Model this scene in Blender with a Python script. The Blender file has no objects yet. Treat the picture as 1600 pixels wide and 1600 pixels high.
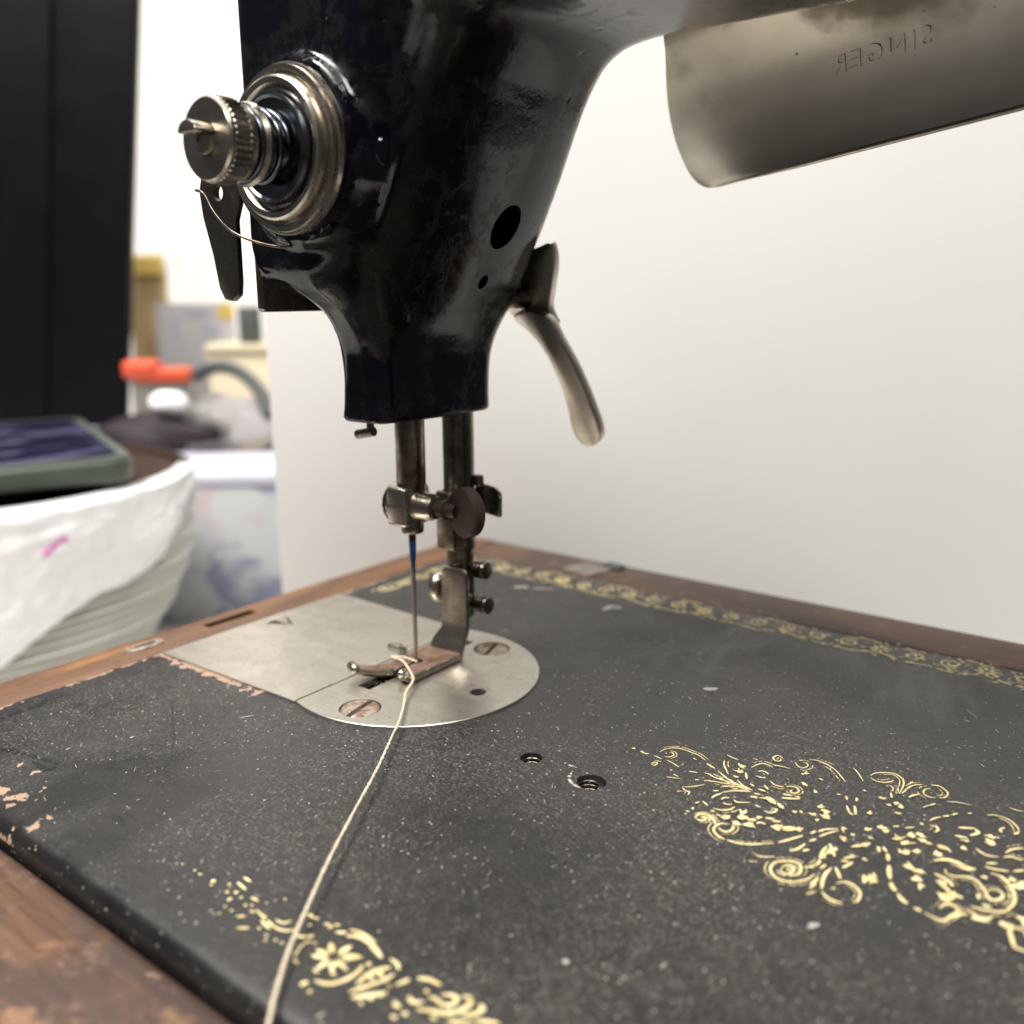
import bpy, bmesh, math, random
import numpy as np
from mathutils import Vector, Matrix, noise as mnoise
random.seed(7); rng = np.random.default_rng(7)
MM = 0.001
scn = bpy.context.scene
C = scn.collection

# ------------------------------------------------------------------ camera
CF = 1444.897; YAW = 0.655077; PIT = 0.229606; ROLL = -0.005849      # focal length in 1600-px units, pose in mm
CP = np.array([137.156, -142.734, 82.619])
_f = np.array([-math.sin(YAW)*math.cos(PIT), math.cos(YAW)*math.cos(PIT), -math.sin(PIT)])
_r = np.array([math.cos(YAW), math.sin(YAW), 0.0]); _u = np.cross(_r, _f)
CR = _r*math.cos(ROLL) + _u*math.sin(ROLL); CU = -_r*math.sin(ROLL) + _u*math.cos(ROLL)
cd = bpy.data.cameras.new('camera'); cam = bpy.data.objects.new('camera', cd); C.objects.link(cam)
cd.sensor_fit = 'HORIZONTAL'; cd.sensor_width = 36; cd.lens = 36*CF/1600
cd.clip_start = 0.005; cd.clip_end = 50
cam.matrix_world = Matrix(((CR[0], CU[0], -_f[0], CP[0]*MM), (CR[1], CU[1], -_f[1], CP[1]*MM), (CR[2], CU[2], -_f[2], CP[2]*MM), (0, 0, 0, 1)))
scn.camera = cam
cd.dof.use_dof = True; cd.dof.focus_distance = 0.172; cd.dof.aperture_fstop = 12.0; cd.dof.aperture_blades = 0

# ------------------------------------------------------------------ world, lamps, exposure
w = bpy.data.worlds.new('World'); scn.world = w; w.use_nodes = True
w.node_tree.nodes['Background'].inputs[0].default_value = (0.92, 0.95, 1.0, 1)
w.node_tree.nodes['Background'].inputs[1].default_value = 0.08
def area(name, loc, target, sx, sy, power, col):
    l = bpy.data.lights.new(name, 'AREA'); l.shape = 'RECTANGLE'; l.size = sx; l.size_y = sy; l.energy = power; l.color = col
    o = bpy.data.objects.new(name, l); C.objects.link(o); o.location = loc
    o.rotation_euler = (Vector(target) - Vector(loc)).to_track_quat('-Z', 'Y').to_euler()
    return o
area('ceiling_lamp_front', (-0.42, -0.66, 1.45), (0, 0.05, 0.03), 0.9, 0.4, 48, (1.0, 0.965, 0.91))
area('wall_fill_light', (-0.55, 0.45, 1.5), (-0.7, 0.9, 0), 1.2, 0.4, 17, (1.0, 0.97, 0.92))  # added fill aimed at the far wall to brighten it, not a known lamp
area('ceiling_lamp_right', (0.78, -0.42, 1.25), (0.15, 0.25, 0), 0.9, 0.35, 24, (1.0, 0.96, 0.90))
scn.view_settings.view_transform = 'Standard'; scn.view_settings.look = 'None'
scn.view_settings.exposure = 0.0; scn.view_settings.gamma = 1.0; scn.view_settings.use_curve_mapping = False
scn.cycles.use_denoising = True; scn.cycles.use_adaptive_sampling = True; scn.cycles.adaptive_threshold = 0.02
scn.cycles.caustics_reflective = False; scn.cycles.caustics_refractive = False; scn.cycles.max_bounces = 5; scn.cycles.transmission_bounces = 4; scn.cycles.glossy_bounces = 3; scn.cycles.diffuse_bounces = 3

# ------------------------------------------------------------------ geometry helpers (all in millimetres)
def ray(px, py): return _f + ((px-800)/CF)*CR - ((py-800)/CF)*CU
def on(axis, val, px, py):
    """point of the plane axis=val (mm) that the photograph shows at this pixel"""
    d = ray(px, py); i = 'xyz'.index(axis); t = (val - CP[i])/d[i]; return CP + t*d
FH = np.array([-math.sin(YAW), math.cos(YAW), 0.0]); RH = np.array([math.cos(YAW), math.sin(YAW), 0.0])
def dep(px, py, d):
    """(lateral, depth, z) in the room frame that faces the board"""
    v = ray(px, py); t = d/(v @ FH); P = CP + t*v; return ((P-CP) @ RH, d, P[2])
def room(l, d, z): P = CP + l*RH + d*FH; return (P[0], P[1], z)
def catmull(pts, n=8, closed=False):
    P = [np.array(p, float) for p in pts]
    if len(P) < 3 and not closed: return [P[0]+(P[-1]-P[0])*t for t in np.linspace(0, 1, n)]
    out = []; m = len(P)
    for i in range(m if closed else m-1):
        if closed: a, b, c, d = P[i-1], P[i], P[(i+1) % m], P[(i+2) % m]
        else: b, c = P[i], P[i+1]; a = P[i-1] if i else 2*b-c; d = P[i+2] if i+2 < m else 2*c-b
        for k in range(n):
            t = k/n
            out.append(0.5*((2*b)+(-a+c)*t+(2*a-5*b+4*c-d)*t*t+(-a+3*b-3*c+d)*t**3))
    if not closed: out.append(P[-1])
    return out
def mesh_obj(name, verts, faces, mat, parent=None, smooth=False, ang=None):
    me = bpy.data.meshes.new(name); me.from_pydata([tuple(np.asarray(v, float)*MM) for v in verts], [], [tuple(int(i) for i in f) for f in faces]); me.update()
    return link(name, me, mat, parent, smooth, ang)
def link(name, me, mat, parent=None, smooth=False, ang=None):
    o = bpy.data.objects.new(name, me); C.objects.link(o)
    if mat is not None: me.materials.append(mat)
    if smooth or ang is not None:
        for p in me.polygons: p.use_smooth = True
        if ang is not None:
            me.set_sharp_from_angle(angle=math.radians(ang))
    if parent is not None: setparent(o, parent)
    return o
def setparent(o, parent):
    o.parent = parent; r = parent; M = Matrix.Identity(4)
    while r is not None:
        M = Matrix.LocRotScale(r.location, r.rotation_euler, r.scale) @ (r.matrix_parent_inverse if r.parent else Matrix.Identity(4)) if not r.parent else M
        r = r.parent
    # every root is an unrotated Empty and every part keeps its origin at the world origin
    root = parent
    while root.parent is not None: root = root.parent
    if parent is root: o.matrix_parent_inverse = Matrix.Translation(-root.location)
    else: o.matrix_parent_inverse = Matrix.Identity(4)
def thing(name, label, cat, loc, group=None):
    o = bpy.data.objects.new(name, None); C.objects.link(o); o.location = tuple(np.asarray(loc, float)*MM); o.empty_display_size = 0.01
    return tag(o, label, cat, group)
def tag(o, label, cat, group=None, kind=None):
    if label: o['label'] = label
    if cat: o['category'] = cat
    if group: o['group'] = group
    if kind: o['kind'] = kind
    return o
def bevel_me(me, width, seg=2, ang=30):
    bm = bmesh.new(); bm.from_mesh(me)
    bmesh.ops.remove_doubles(bm, verts=bm.verts, dist=1e-7)
    bmesh.ops.recalc_face_normals(bm, faces=bm.faces)
    es = [e for e in bm.edges if len(e.link_faces) == 2 and e.calc_face_angle(0) > math.radians(ang)]
    bmesh.ops.bevel(bm, geom=es, offset=width*MM, segments=seg, profile=0.5, affect='EDGES', clamp_overlap=True)
    bm.to_mesh(me); bm.free(); me.update()
def prism(name, poly, axis, a0, a1, mat, parent=None, bev=0, seg=2, ang=35, xf=None):
    """polygon (2-D, mm) extruded along an axis from a0 to a1"""
    n = len(poly); V = []
    for a in (a0, a1):
        for p in poly:
            v = {'x': (a, p[0], p[1]), 'y': (p[0], a, p[1]), 'z': (p[0], p[1], a)}[axis]
            V.append(xf(v) if xf else v)
    F = [tuple(range(n)), tuple(range(2*n-1, n-1, -1))] + [(i, (i+1) % n, n+(i+1) % n, n+i) for i in range(n)]
    o = mesh_obj(name, V, F, mat, parent)
    bm = bmesh.new(); bm.from_mesh(o.data); bmesh.ops.recalc_face_normals(bm, faces=bm.faces); bm.to_mesh(o.data); bm.free()
    if bev: bevel_me(o.data, bev, seg)
    for p in o.data.polygons: p.use_smooth = True
    o.data.set_sharp_from_angle(angle=math.radians(ang))
    return o
def box(name, lo, hi, mat, parent=None, bev=0, seg=2, xf=None):
    return prism(name, [(lo[0], lo[1]), (hi[0], lo[1]), (hi[0], hi[1]), (lo[0], hi[1])], 'z', lo[2], hi[2], mat, parent, bev, seg, xf=xf)
def lathe(name, prof, origin, axis, mat, parent=None, n=40, ang=40, knurl=None):
    """profile [(distance along axis, radius)] turned round an axis"""
    a = Vector(axis).normalized(); t = a.orthogonal().normalized(); b = a.cross(t); o = Vector(origin)
    V = []; F = []; rows = []
    for (h, r) in prof:
        if r < 1e-6: rows.append([len(V)]); V.append(o+a*h); continue
        row = []
        for k in range(n):
            rr = r*(knurl[2] if (knurl and knurl[0] <= h <= knurl[1] and k % 2) else 1)
            q = 2*math.pi*k/n; row.append(len(V)); V.append(o+a*h+(t*math.cos(q)+b*math.sin(q))*rr)
        rows.append(row)
    for A, B in zip(rows, rows[1:]):
        for k in range(n):
            k2 = (k+1) % n
            if len(A) == 1 and len(B) == 1: continue
            if len(A) == 1: F.append((A[0], B[k2], B[k]))
            elif len(B) == 1: F.append((A[k], A[k2], B[0]))
            else: F.append((A[k], A[k2], B[k2], B[k]))
    ob = mesh_obj(name, V, F, mat, parent)
    bm = bmesh.new(); bm.from_mesh(ob.data); bmesh.ops.recalc_face_normals(bm, faces=bm.faces); bm.to_mesh(ob.data); bm.free()
    for p in ob.data.polygons: p.use_smooth = True
    ob.data.set_sharp_from_angle(angle=math.radians(ang))
    return ob
def tube_geo(path, rad, n=10, V=None, F=None):
    V = [] if V is None else V; F = [] if F is None else F
    P = [Vector(p) for p in path]; prev = None; rows = []
    for i, p in enumerate(P):
        d = (P[min(i+1, len(P)-1)]-P[max(i-1, 0)]).normalized()
        if prev is None: t = d.orthogonal().normalized()
        else: t = (prev-d*prev.dot(d)).normalized()
        prev = t; b = d.cross(t); r = rad[i] if hasattr(rad, '__len__') else rad
        rows.append([len(V)+k for k in range(n)])
        for k in range(n): q = 2*math.pi*k/n; V.append(p+(t*math.cos(q)+b*math.sin(q))*r)
    for A, B in zip(rows, rows[1:]):
        for k in range(n): F.append((A[k], A[(k+1) % n], B[(k+1) % n], B[k]))
    F.append(tuple(rows[0][::-1])); F.append(tuple(rows[-1]))
    return V, F
def tube(name, path, rad, mat, parent=None, n=10):
    V, F = tube_geo(path, rad, n); return mesh_obj(name, V, F, mat, parent, ang=50)
def boolean(o, cutters, op='DIFFERENCE'):
    for c in cutters:
        m = o.modifiers.new('b', 'BOOLEAN'); m.operation = op; m.object = c; m.solver = 'EXACT'
    bpy.context.view_layer.update()
    dg = bpy.context.evaluated_depsgraph_get(); me = bpy.data.meshes.new_from_object(o.evaluated_get(dg))
    o.modifiers.clear(); old = o.data; o.data = me; bpy.data.meshes.remove(old)
    for c in cutters: d = c.data; bpy.data.objects.remove(c); bpy.data.meshes.remove(d)
    for p in o.data.polygons: p.use_smooth = True
    o.data.set_sharp_from_angle(angle=math.radians(30))
def cyl(r, a0, a1, origin, axis, n=32): return lathe('cutter', [(a0, 0), (a0, r), (a1, r), (a1, 0)], origin, axis, None, n=n)

# ------------------------------------------------------------------ materials
class NT:
    def __init__(s, name):
        s.m = bpy.data.materials.new(name); s.m.use_nodes = True; s.t = s.m.node_tree; s.b = s.t.nodes['Principled BSDF']
        s.co = s.t.nodes.new('ShaderNodeTexCoord').outputs['Object']
    def node(s, ty, **k):
        n = s.t.nodes.new(ty)
        for a, v in k.items(): setattr(n, a, v)
        return n
    def set(s, sock, v):
        if isinstance(v, bpy.types.NodeSocket): s.t.links.new(v, sock)
        elif v is not None: sock.default_value = v
    def mapped(s, scale=(1, 1, 1), rot=(0, 0, 0), loc=(0, 0, 0)):
        n = s.node('ShaderNodeMapping'); n.inputs['Scale'].default_value = scale; n.inputs['Rotation'].default_value = rot; n.inputs['Location'].default_value = loc
        s.set(n.inputs[0], s.co); return n.outputs[0]
    def noise(s, scale, detail=4, rough=0.55, vec=None, dist=0):
        n = s.node('ShaderNodeTexNoise'); n.inputs['Scale'].default_value = scale; n.inputs['Detail'].default_value = detail
        n.inputs['Roughness'].default_value = rough; n.inputs['Distortion'].default_value = dist; s.set(n.inputs['Vector'], vec or s.co); return n.outputs['Fac']
    def voro(s, scale, vec=None, out='Distance', rand=1):
        n = s.node('ShaderNodeTexVoronoi'); n.inputs['Scale'].default_value = scale; n.inputs['Randomness'].default_value = rand; s.set(n.inputs['Vector'], vec or s.co); return n.outputs[out]
    def ramp(s, fac, a, b, lo=0.0, hi=1.0):
        n = s.node('ShaderNodeMapRange'); s.set(n.inputs[0], fac); n.inputs[1].default_value = a; n.inputs[2].default_value = b; n.inputs[3].default_value = lo; n.inputs[4].default_value = hi; return n.outputs[0]
    def math(s, op, a, b=None):
        n = s.node('ShaderNodeMath', operation=op); s.set(n.inputs[0], a); s.set(n.inputs[1], b); return n.outputs[0]
    def mix(s, fac, a, b):
        n = s.node('ShaderNodeMix', data_type='RGBA'); s.set(n.inputs[0], fac); s.set(n.inputs[6], c4(a)); s.set(n.inputs[7], c4(b)); return n.outputs[2]
    def xyz(s, vec=None):
        n = s.node('ShaderNodeSeparateXYZ'); s.set(n.inputs[0], vec or s.co); return n.outputs
    def bump(s, h, strength=0.3, dist=0.0002):
        n = s.node('ShaderNodeBump'); n.inputs['Strength'].default_value = strength; n.inputs['Distance'].default_value = dist; s.set(n.inputs['Height'], h); s.set(s.b.inputs['Normal'], n.outputs[0])
    def out(s, col=None, rough=None, metal=None, spec=None, coat=None, coatr=None):
        for k, v in (('Base Color', c4(col) if col is not None else None), ('Roughness', rough), ('Metallic', metal), ('Specular IOR Level', spec), ('Coat Weight', coat), ('Coat Roughness', coatr)):
            s.set(s.b.inputs[k], v)
        return s.m
def c4(c): return (*c, 1.0) if isinstance(c, tuple) and len(c) == 3 else c
M = {}
def m_enamel():
    t = NT('black_enamel')
    sm = t.noise(260, 6, 0.7, dist=0.4); fine = t.noise(900, 3, 0.6); big = t.noise(60, 4)
    grime = t.ramp(t.math('MULTIPLY', t.ramp(sm, 0.46, 0.56), t.ramp(big, 0.40, 0.52)), 0, 1)
    specks = t.ramp(t.voro(420), 0.10, 0.05); pick = t.ramp(t.noise(300, 2), 0.60, 0.66); specks = t.math('MULTIPLY', specks, pick)
    pits = t.math('MULTIPLY', t.ramp(t.voro(190, t.mapped((1, 1, 0.6), (0.3, 0.2, 0))), 0.17, 0.06), t.ramp(t.noise(70, 2), 0.56, 0.62))
    col = t.mix(grime, (0.0022, 0.0030, 0.0056), (0.006, 0.006, 0.0065)); col = t.mix(specks, col, (0.08, 0.075, 0.065))
    r = t.math('ADD', t.ramp(grime, 0, 1, 0.07, 0.30), t.ramp(fine, 0.3, 0.7, -0.03, 0.05))
    t.bump(t.math('ADD', t.math('MULTIPLY', sm, 0.6), t.math('ADD', t.math('MULTIPLY', fine, 0.25), t.math('MULTIPLY', pits, -2.0))), 0.16, 0.0004)
    return t.out(col, r, 0.0, 0.36)
def m_bed():
    t = NT('worn_bed_enamel')
    x, y, z = t.xyz()
    haze = t.noise(45, 5, 0.6, dist=0.8); mid = t.noise(420, 4, 0.7); fine = t.noise(1700, 3, 0.7); cloud = t.noise(18, 3, 0.5, dist=0.5)
    dust = t.math('MULTIPLY', t.ramp(fine, 0.46, 0.66), t.ramp(mid, 0.36, 0.60, 0.15, 1.0)); dust = t.math('MULTIPLY', dust, t.ramp(cloud, 0.38, 0.58, 0.35, 1.0)); dust = t.math('MULTIPLY', dust, t.ramp(z, -0.0008, -0.0001)); wipe = t.ramp(t.noise(26, 4, 0.6, vec=t.mapped((1, 0.35, 1), (0, 0, 0.6), (0.05, 0.02, 0)), dist=1.0), 0.54, 0.64); dust = t.math('MULTIPLY', dust, t.ramp(wipe, 0, 1, 1, 0.25))
    sp = t.math('MULTIPLY', t.ramp(t.voro(900), 0.22, 0.10), t.ramp(t.noise(700, 2), 0.54, 0.62))
    fib = t.voro(330, t.mapped((1.0, 0.28, 1.0), (0, 0, 0.7))); sp2 = t.math('MULTIPLY', t.ramp(fib, 0.10, 0.04), t.ramp(t.noise(260, 2), 0.60, 0.65))
    col = t.mix(t.ramp(haze, 0.35, 0.65), (0.008, 0.008, 0.009), (0.017, 0.0165, 0.0155))
    col = t.mix(t.math('MULTIPLY', dust, 0.60), col, (0.19, 0.178, 0.155))
    col = t.mix(t.math('MULTIPLY', t.math('MULTIPLY', t.math('MAXIMUM', sp, sp2), t.ramp(wipe, 0, 1, 1, 0.3)), 0.85), col, (0.42, 0.39, 0.33))
    scr = t.math('MULTIPLY', t.ramp(t.voro(150, t.mapped((0.035, 1.0, 1), (0, 0, 0.85))), 0.02, 0.006), t.ramp(t.noise(40, 2), 0.5, 0.6)); col = t.mix(t.math('MULTIPLY', scr, 0.5), col, (0.16, 0.15, 0.13))
    # chipped enamel along the left end, by the slide plate and along the front edge: tan primer with a jagged outline
    jag = t.math('ADD', t.math('MULTIPLY', t.noise(150, 5, 0.65), 0.016), t.math('MULTIPLY', t.noise(700, 2), 0.0018))
    left = t.math('LESS_THAN', t.math('ADD', x, t.math('MULTIPLY', jag, -1.0)), -0.0648)
    fr = t.math('MULTIPLY', t.math('GREATER_THAN', t.noise(190, 4, 0.6, vec=t.mapped((1, 1.0, 1), loc=(0.013, 0.02, 0))), t.math('ADD', t.ramp(x, -0.03, 0.035, 0.50, 0.80), t.ramp(y, -0.081, -0.070, 0.0, 0.22))), 1.0)
    pl = t.math('MULTIPLY', t.math('GREATER_THAN', t.noise(260, 4, 0.6), t.ramp(y, -0.0335, -0.0297, 0.70, 0.44)), t.math('MULTIPLY', t.math('LESS_THAN', x, -0.018), t.math('LESS_THAN', t.math('ABSOLUTE', t.math('ADD', y, 0.0315)), 0.003)))
    rnd = t.math('GREATER_THAN', t.noise(120, 4, 0.6, vec=t.mapped((1, 1, 1), loc=(0.4, 0.1, 0))), 0.735)
    chip = t.math('MAXIMUM', t.math('MAXIMUM', left, fr), t.math('MAXIMUM', pl, rnd))
    chip = t.math('MULTIPLY', chip, t.math('GREATER_THAN', z, -0.0028))
    tan = t.mix(t.noise(300, 4), (0.24, 0.15, 0.105), (0.36, 0.26, 0.19))
    col = t.mix(chip, col, tan)
    rough = t.math('ADD', t.ramp(haze, 0.35, 0.65, 0.36, 0.52), t.math('MULTIPLY', dust, 0.25))
    rough = t.math('ADD', t.math('ADD', rough, t.ramp(wipe, 0, 1, 0, -0.12)), t.ramp(z, -0.0002, -0.0012, 0.0, -0.26))
    t.bump(t.math('ADD', t.math('ADD', t.math('MULTIPLY', fine, 0.5), t.math('MULTIPLY', mid, 0.5)), t.math('MULTIPLY', chip, -0.6)), 0.35, 0.00016)
    return t.out(col, rough, 0.0, 0.45)
def m_nickel(name, col, dark, r0, r1, sc=220, rust=None):
    t = NT(name); n = t.noise(sc, 6, 0.65, dist=0.4); f = t.noise(sc*7, 3)
    c = t.mix(t.ramp(n, 0.36, 0.66), dark, col); met = 1.0
    if rust:
        k = t.math('MULTIPLY', t.ramp(t.noise(sc*0.7, 6, 0.7, vec=t.mapped(loc=(0.21, 0.07, 0.3))), rust[1], rust[1]+0.10), 0.9); c = t.mix(k, c, rust[0]); met = t.ramp(k, 0, 1, 1, 0.1)
        r = t.math('ADD', t.ramp(n, 0.3, 0.7, r1, r0), t.math('MULTIPLY', k, 0.3))
    else: r = t.ramp(n, 0.3, 0.7, r1, r0)
    t.bump(t.math('ADD', n, t.math('MULTIPLY', f, 0.5)), 0.12, 0.0001)
    return t.out(c, r, met)
def m_plate():
    t = NT('worn_plate_steel'); n = t.noise(90, 6, 0.65, dist=0.5); g = t.noise(700, 4, 0.6, vec=t.mapped((0.06, 1, 1), (0, 0, 0.5))); st = t.noise(160, 6, 0.72)
    sp = t.math('MULTIPLY', t.ramp(t.voro(800), 0.24, 0.10), t.ramp(t.noise(260, 3), 0.50, 0.60))
    c = t.mix(t.ramp(n, 0.36, 0.64), (0.43, 0.40, 0.345), (0.53, 0.50, 0.44)); c = t.mix(t.ramp(st, 0.60, 0.72, 0, 0.75), c, (0.24, 0.17, 0.11))
    c = t.mix(t.math('MULTIPLY', sp, 0.7), c, (0.10, 0.07, 0.05))
    scr = t.ramp(t.voro(260, t.mapped((0.05, 1.0, 1), (0, 0, 0.9))), 0.035, 0.012); c = t.mix(t.math('MULTIPLY', scr, 0.5), c, (0.22, 0.19, 0.15))
    c = t.mix(t.ramp(g, 0.55, 0.75, 0, 0.25), c, (0.75, 0.73, 0.68)); c = t.mix(t.ramp(t.noise(420, 5, 0.75), 0.60, 0.68, 0, 0.6), c, (0.20, 0.13, 0.085))
    t.bump(t.math('ADD', g, n), 0.10, 0.0001)
    return t.out(c, t.math('ADD', t.ramp(n, 0.3, 0.7, 0.40, 0.27), t.ramp(g, 0.3, 0.7, -0.03, 0.05)), t.ramp(st, 0.6, 0.72, 0.92, 0.45))
def m_rust(name, a, b):
    t = NT(name); n = t.noise(380, 7, 0.75); g = t.noise(1900, 3)
    c = t.mix(t.ramp(n, 0.42, 0.58), a, b); t.bump(t.math('ADD', n, g), 0.4, 0.00018)
    return t.out(c, t.ramp(n, 0.3, 0.7, 0.7, 0.42), t.ramp(n, 0.45, 0.62, 0.15, 0.75))
def m_wood(name, along, warm=1.0):
    t = NT(name); s = (0.07, 1, 1) if along == 'x' else (1, 0.07, 1)
    g = t.noise(420, 5, 0.65, vec=t.mapped(s), dist=0.3); b = t.noise(34, 5, 0.6, vec=t.mapped((0.45, 1, 1) if along == 'x' else (1, 0.45, 1)), dist=0.8); pit = t.noise(1100, 3)
    c = t.mix(t.ramp(g, 0.3, 0.7), *(((0.040, 0.023, 0.018), (0.078, 0.046, 0.036)) if along == 'x' else ((0.080, 0.040, 0.022), (0.165, 0.088, 0.048))))
    c = t.mix(t.ramp(b, 0.50, 0.60, 0, 0.75*warm), c, t.mix(t.ramp(g, 0.35, 0.65), (0.12, 0.052, 0.020), (0.24, 0.12, 0.05)))
    c = t.mix(t.ramp(t.noise(260, 5, 0.7), 0.63, 0.70, 0, 0.8), c, (0.32, 0.21, 0.14))
    if along == 'x':
        yy = t.xyz()[1]; c = t.mix(t.ramp(t.math('ADD', t.noise(90, 4, 0.6), t.ramp(yy, -0.096, -0.104, 0, 0.22)), 0.64, 0.76, 0, 0.85), c, t.mix(t.ramp(pit, 0.4, 0.6), (0.30, 0.17, 0.085), (0.20, 0.11, 0.06)))
        c = t.mix(t.ramp(t.noise(150, 6, 0.75), 0.56, 0.68, 0, 0.55), c, (0.20, 0.135, 0.105)); c = t.mix(t.ramp(t.noise(55, 6, 0.7), 0.55, 0.66, 0, 0.6), c, (0.045, 0.026, 0.02))
    t.bump(t.math('ADD', g, t.math('MULTIPLY', pit, 0.6)), 0.35, 0.0003)
    return t.out(c, t.ramp(g, 0.3, 0.7, 0.42, 0.60), 0.0, 0.4)
def m_gold():
    t = NT('gold_transfer'); n = t.noise(380, 5, 0.7); w_ = t.ramp(t.noise(900, 4, 0.7), 0.60, 0.68); bigw = t.ramp(t.noise(60, 3), 0.56, 0.70)
    c = t.mix(t.ramp(n, 0.35, 0.65), (0.58, 0.45, 0.20), (0.86, 0.75, 0.42)); c = t.mix(t.math('MAXIMUM', t.math('MULTIPLY', w_, 0.8), t.math('MULTIPLY', bigw, 0.30)), c, (0.10, 0.09, 0.07))
    return t.out(c, 0.5, 0.15, 0.4)
def m_plain(name, col, rough=0.5, var=0.15, scale=60, metal=0.0, spec=0.5, bump=0.0):
    t = NT(name); n = t.noise(scale, 5, 0.6); c = t.mix(t.ramp(n, 0.3, 0.7), tuple(max(0, k*(1-var)) for k in col), tuple(min(1, k*(1+var)) for k in col))
    if bump: t.bump(n, bump, 0.0005)
    return t.out(c, t.ramp(n, 0.3, 0.7, rough*0.92, min(1, rough*1.08)), metal, spec)
def m_marble():
    t = NT('printed_box_card'); a = t.noise(26, 3, 0.5, dist=1.2); b = t.noise(20, 2, 0.5, vec=t.mapped(loc=(0.31, 0.7, 0.2)), dist=0.8)
    c = t.mix(t.ramp(a, 0.52, 0.60), (0.52, 0.54, 0.56), (0.26, 0.28, 0.40)); c = t.mix(t.ramp(b, 0.55, 0.66, 0, 0.8), c, (0.50, 0.40, 0.42))
    return t.out(c, 0.35, 0, 0.5)
def m_needle():
    t = NT('needle_steel'); x, y, z = t.xyz(); r = t.node('ShaderNodeValToRGB'); t.set(r.inputs[0], t.ramp(z, 0.018, 0.034))
    e = r.color_ramp.elements; e[0].position = 0.30; e[0].color = (0.42, 0.40, 0.37, 1); e[1].position = 1.0; e[1].color = (0.10, 0.02, 0.018, 1)
    for p_, c_ in ((0.40, (0.10, 0.15, 0.24, 1)), (0.52, (0.015, 0.07, 0.22, 1)), (0.74, (0.02, 0.10, 0.30, 1)), (0.80, (0.10, 0.02, 0.018, 1))):
        k = e.new(p_); k.color = c_
    return t.out(r.outputs[0], 0.28, t.ramp(z, 0.024, 0.028, 1.0, 0.45))
M['enamel'] = m_enamel(); M['bed'] = m_bed(); M['plate'] = m_plate(); M['gold'] = m_gold(); M['needle'] = m_needle(); M['marble'] = m_marble()
M['nickel'] = m_nickel('tarnished_nickel', (0.55, 0.51, 0.44), (0.29, 0.255, 0.205), 0.20, 0.36)
M['nickel_dark'] = m_nickel('dark_tarnished_nickel', (0.26, 0.235, 0.195), (0.11, 0.092, 0.075), 0.22, 0.4)
M['lever'] = m_nickel('polished_lever_nickel', (0.72, 0.67, 0.58), (0.50, 0.455, 0.385), 0.26, 0.40, 120)
M['blued'] = m_nickel('blued_steel', (0.16, 0.18, 0.20), (0.05, 0.055, 0.065), 0.15, 0.3)
M['bar'] = m_nickel('stained_bar_steel', (0.25, 0.22, 0.18), (0.10, 0.072, 0.048), 0.20, 0.36, 160, ((0.10, 0.055, 0.025), 0.60))
M['foot'] = m_nickel('worn_foot_nickel', (0.50, 0.455, 0.39), (0.27, 0.225, 0.18), 0.22, 0.38, 300)
M['foot_rust'] = m_rust('rusty_foot_top', (0.085, 0.036, 0.020), (0.25, 0.17, 0.12))
M['screw'] = m_rust('rusty_screw', (0.15, 0.075, 0.042), (0.38, 0.345, 0.29))
M['brown_steel'] = m_rust('browned_steel', (0.035, 0.020, 0.016), (0.075, 0.05, 0.042))
def m_shade():
    t = NT('lamp_shade_nickel'); x, y, z = t.xyz(); n = t.noise(60, 6, 0.65, dist=0.4); f = t.noise(900, 3); st = t.noise(48, 5, 0.6, vec=t.mapped(loc=(0.2, 0.1, 0)))
    up = t.math('SUBTRACT', z, t.math('MULTIPLY', x, 0.10))
    k = t.ramp(t.math('ADD', st, t.ramp(up, 0.1215, 0.136, -0.14, 0.18)), 0.44, 0.66)
    c = t.mix(t.ramp(n, 0.36, 0.66), (0.64, 0.60, 0.52), (0.74, 0.70, 0.61)); c = t.mix(t.math('MULTIPLY', k, 0.55), c, t.mix(t.ramp(st, 0.45, 0.65), (0.15, 0.10, 0.052), (0.30, 0.20, 0.105)))
    dots = t.math('MULTIPLY', t.ramp(t.voro(260), 0.10, 0.05), t.ramp(t.noise(90, 2), 0.57, 0.62)); c = t.mix(t.math('MULTIPLY', dots, 0.8), c, (0.05, 0.03, 0.02))
    t.bump(t.math('ADD', n, t.math('MULTIPLY', f, 0.3)), 0.08, 0.0001)
    return t.out(c, t.math('ADD', t.ramp(n, 0.3, 0.7, 0.46, 0.40), t.math('MULTIPLY', k, 0.18)), t.ramp(k, 0, 1, 1.0, 0.55))
M['shade'] = m_shade()
M['wood_x'] = m_wood('base_wood_along', 'x', 0.5); M['wood_y'] = m_wood('base_wood_across', 'y', 1.25)
M['thread'] = m_plain('beige_thread', (0.62, 0.54, 0.40), 0.9, 0.2, 1500)
M['dark'] = m_plain('dark_cavity', (0.006, 0.006, 0.006), 0.8)
M['board'] = m_plain('white_card', (0.78, 0.775, 0.75), 0.75, 0.018, 14, 0, 0.3, 0.15)
M['wall'] = m_plain('white_wall', (0.80, 0.78, 0.75), 0.8, 0.02, 3)
M['table'] = m_plain('pale_bench', (0.56, 0.55, 0.53), 0.6, 0.06, 10)
M['black'] = m_plain('black_plastic', (0.0025, 0.0025, 0.0032), 0.5, 0.2, 40, 0, 0.12)
M['paper'] = m_plain('white_paper', (0.70, 0.71, 0.66), 0.7, 0.06, 50)
M['brown'] = m_plain('brown_card', (0.030, 0.014, 0.008), 0.6, 0.25, 40, 0, 0.2)
M['case'] = m_plain('green_grey_case', (0.065, 0.08, 0.065), 0.45, 0.1, 60)
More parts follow.
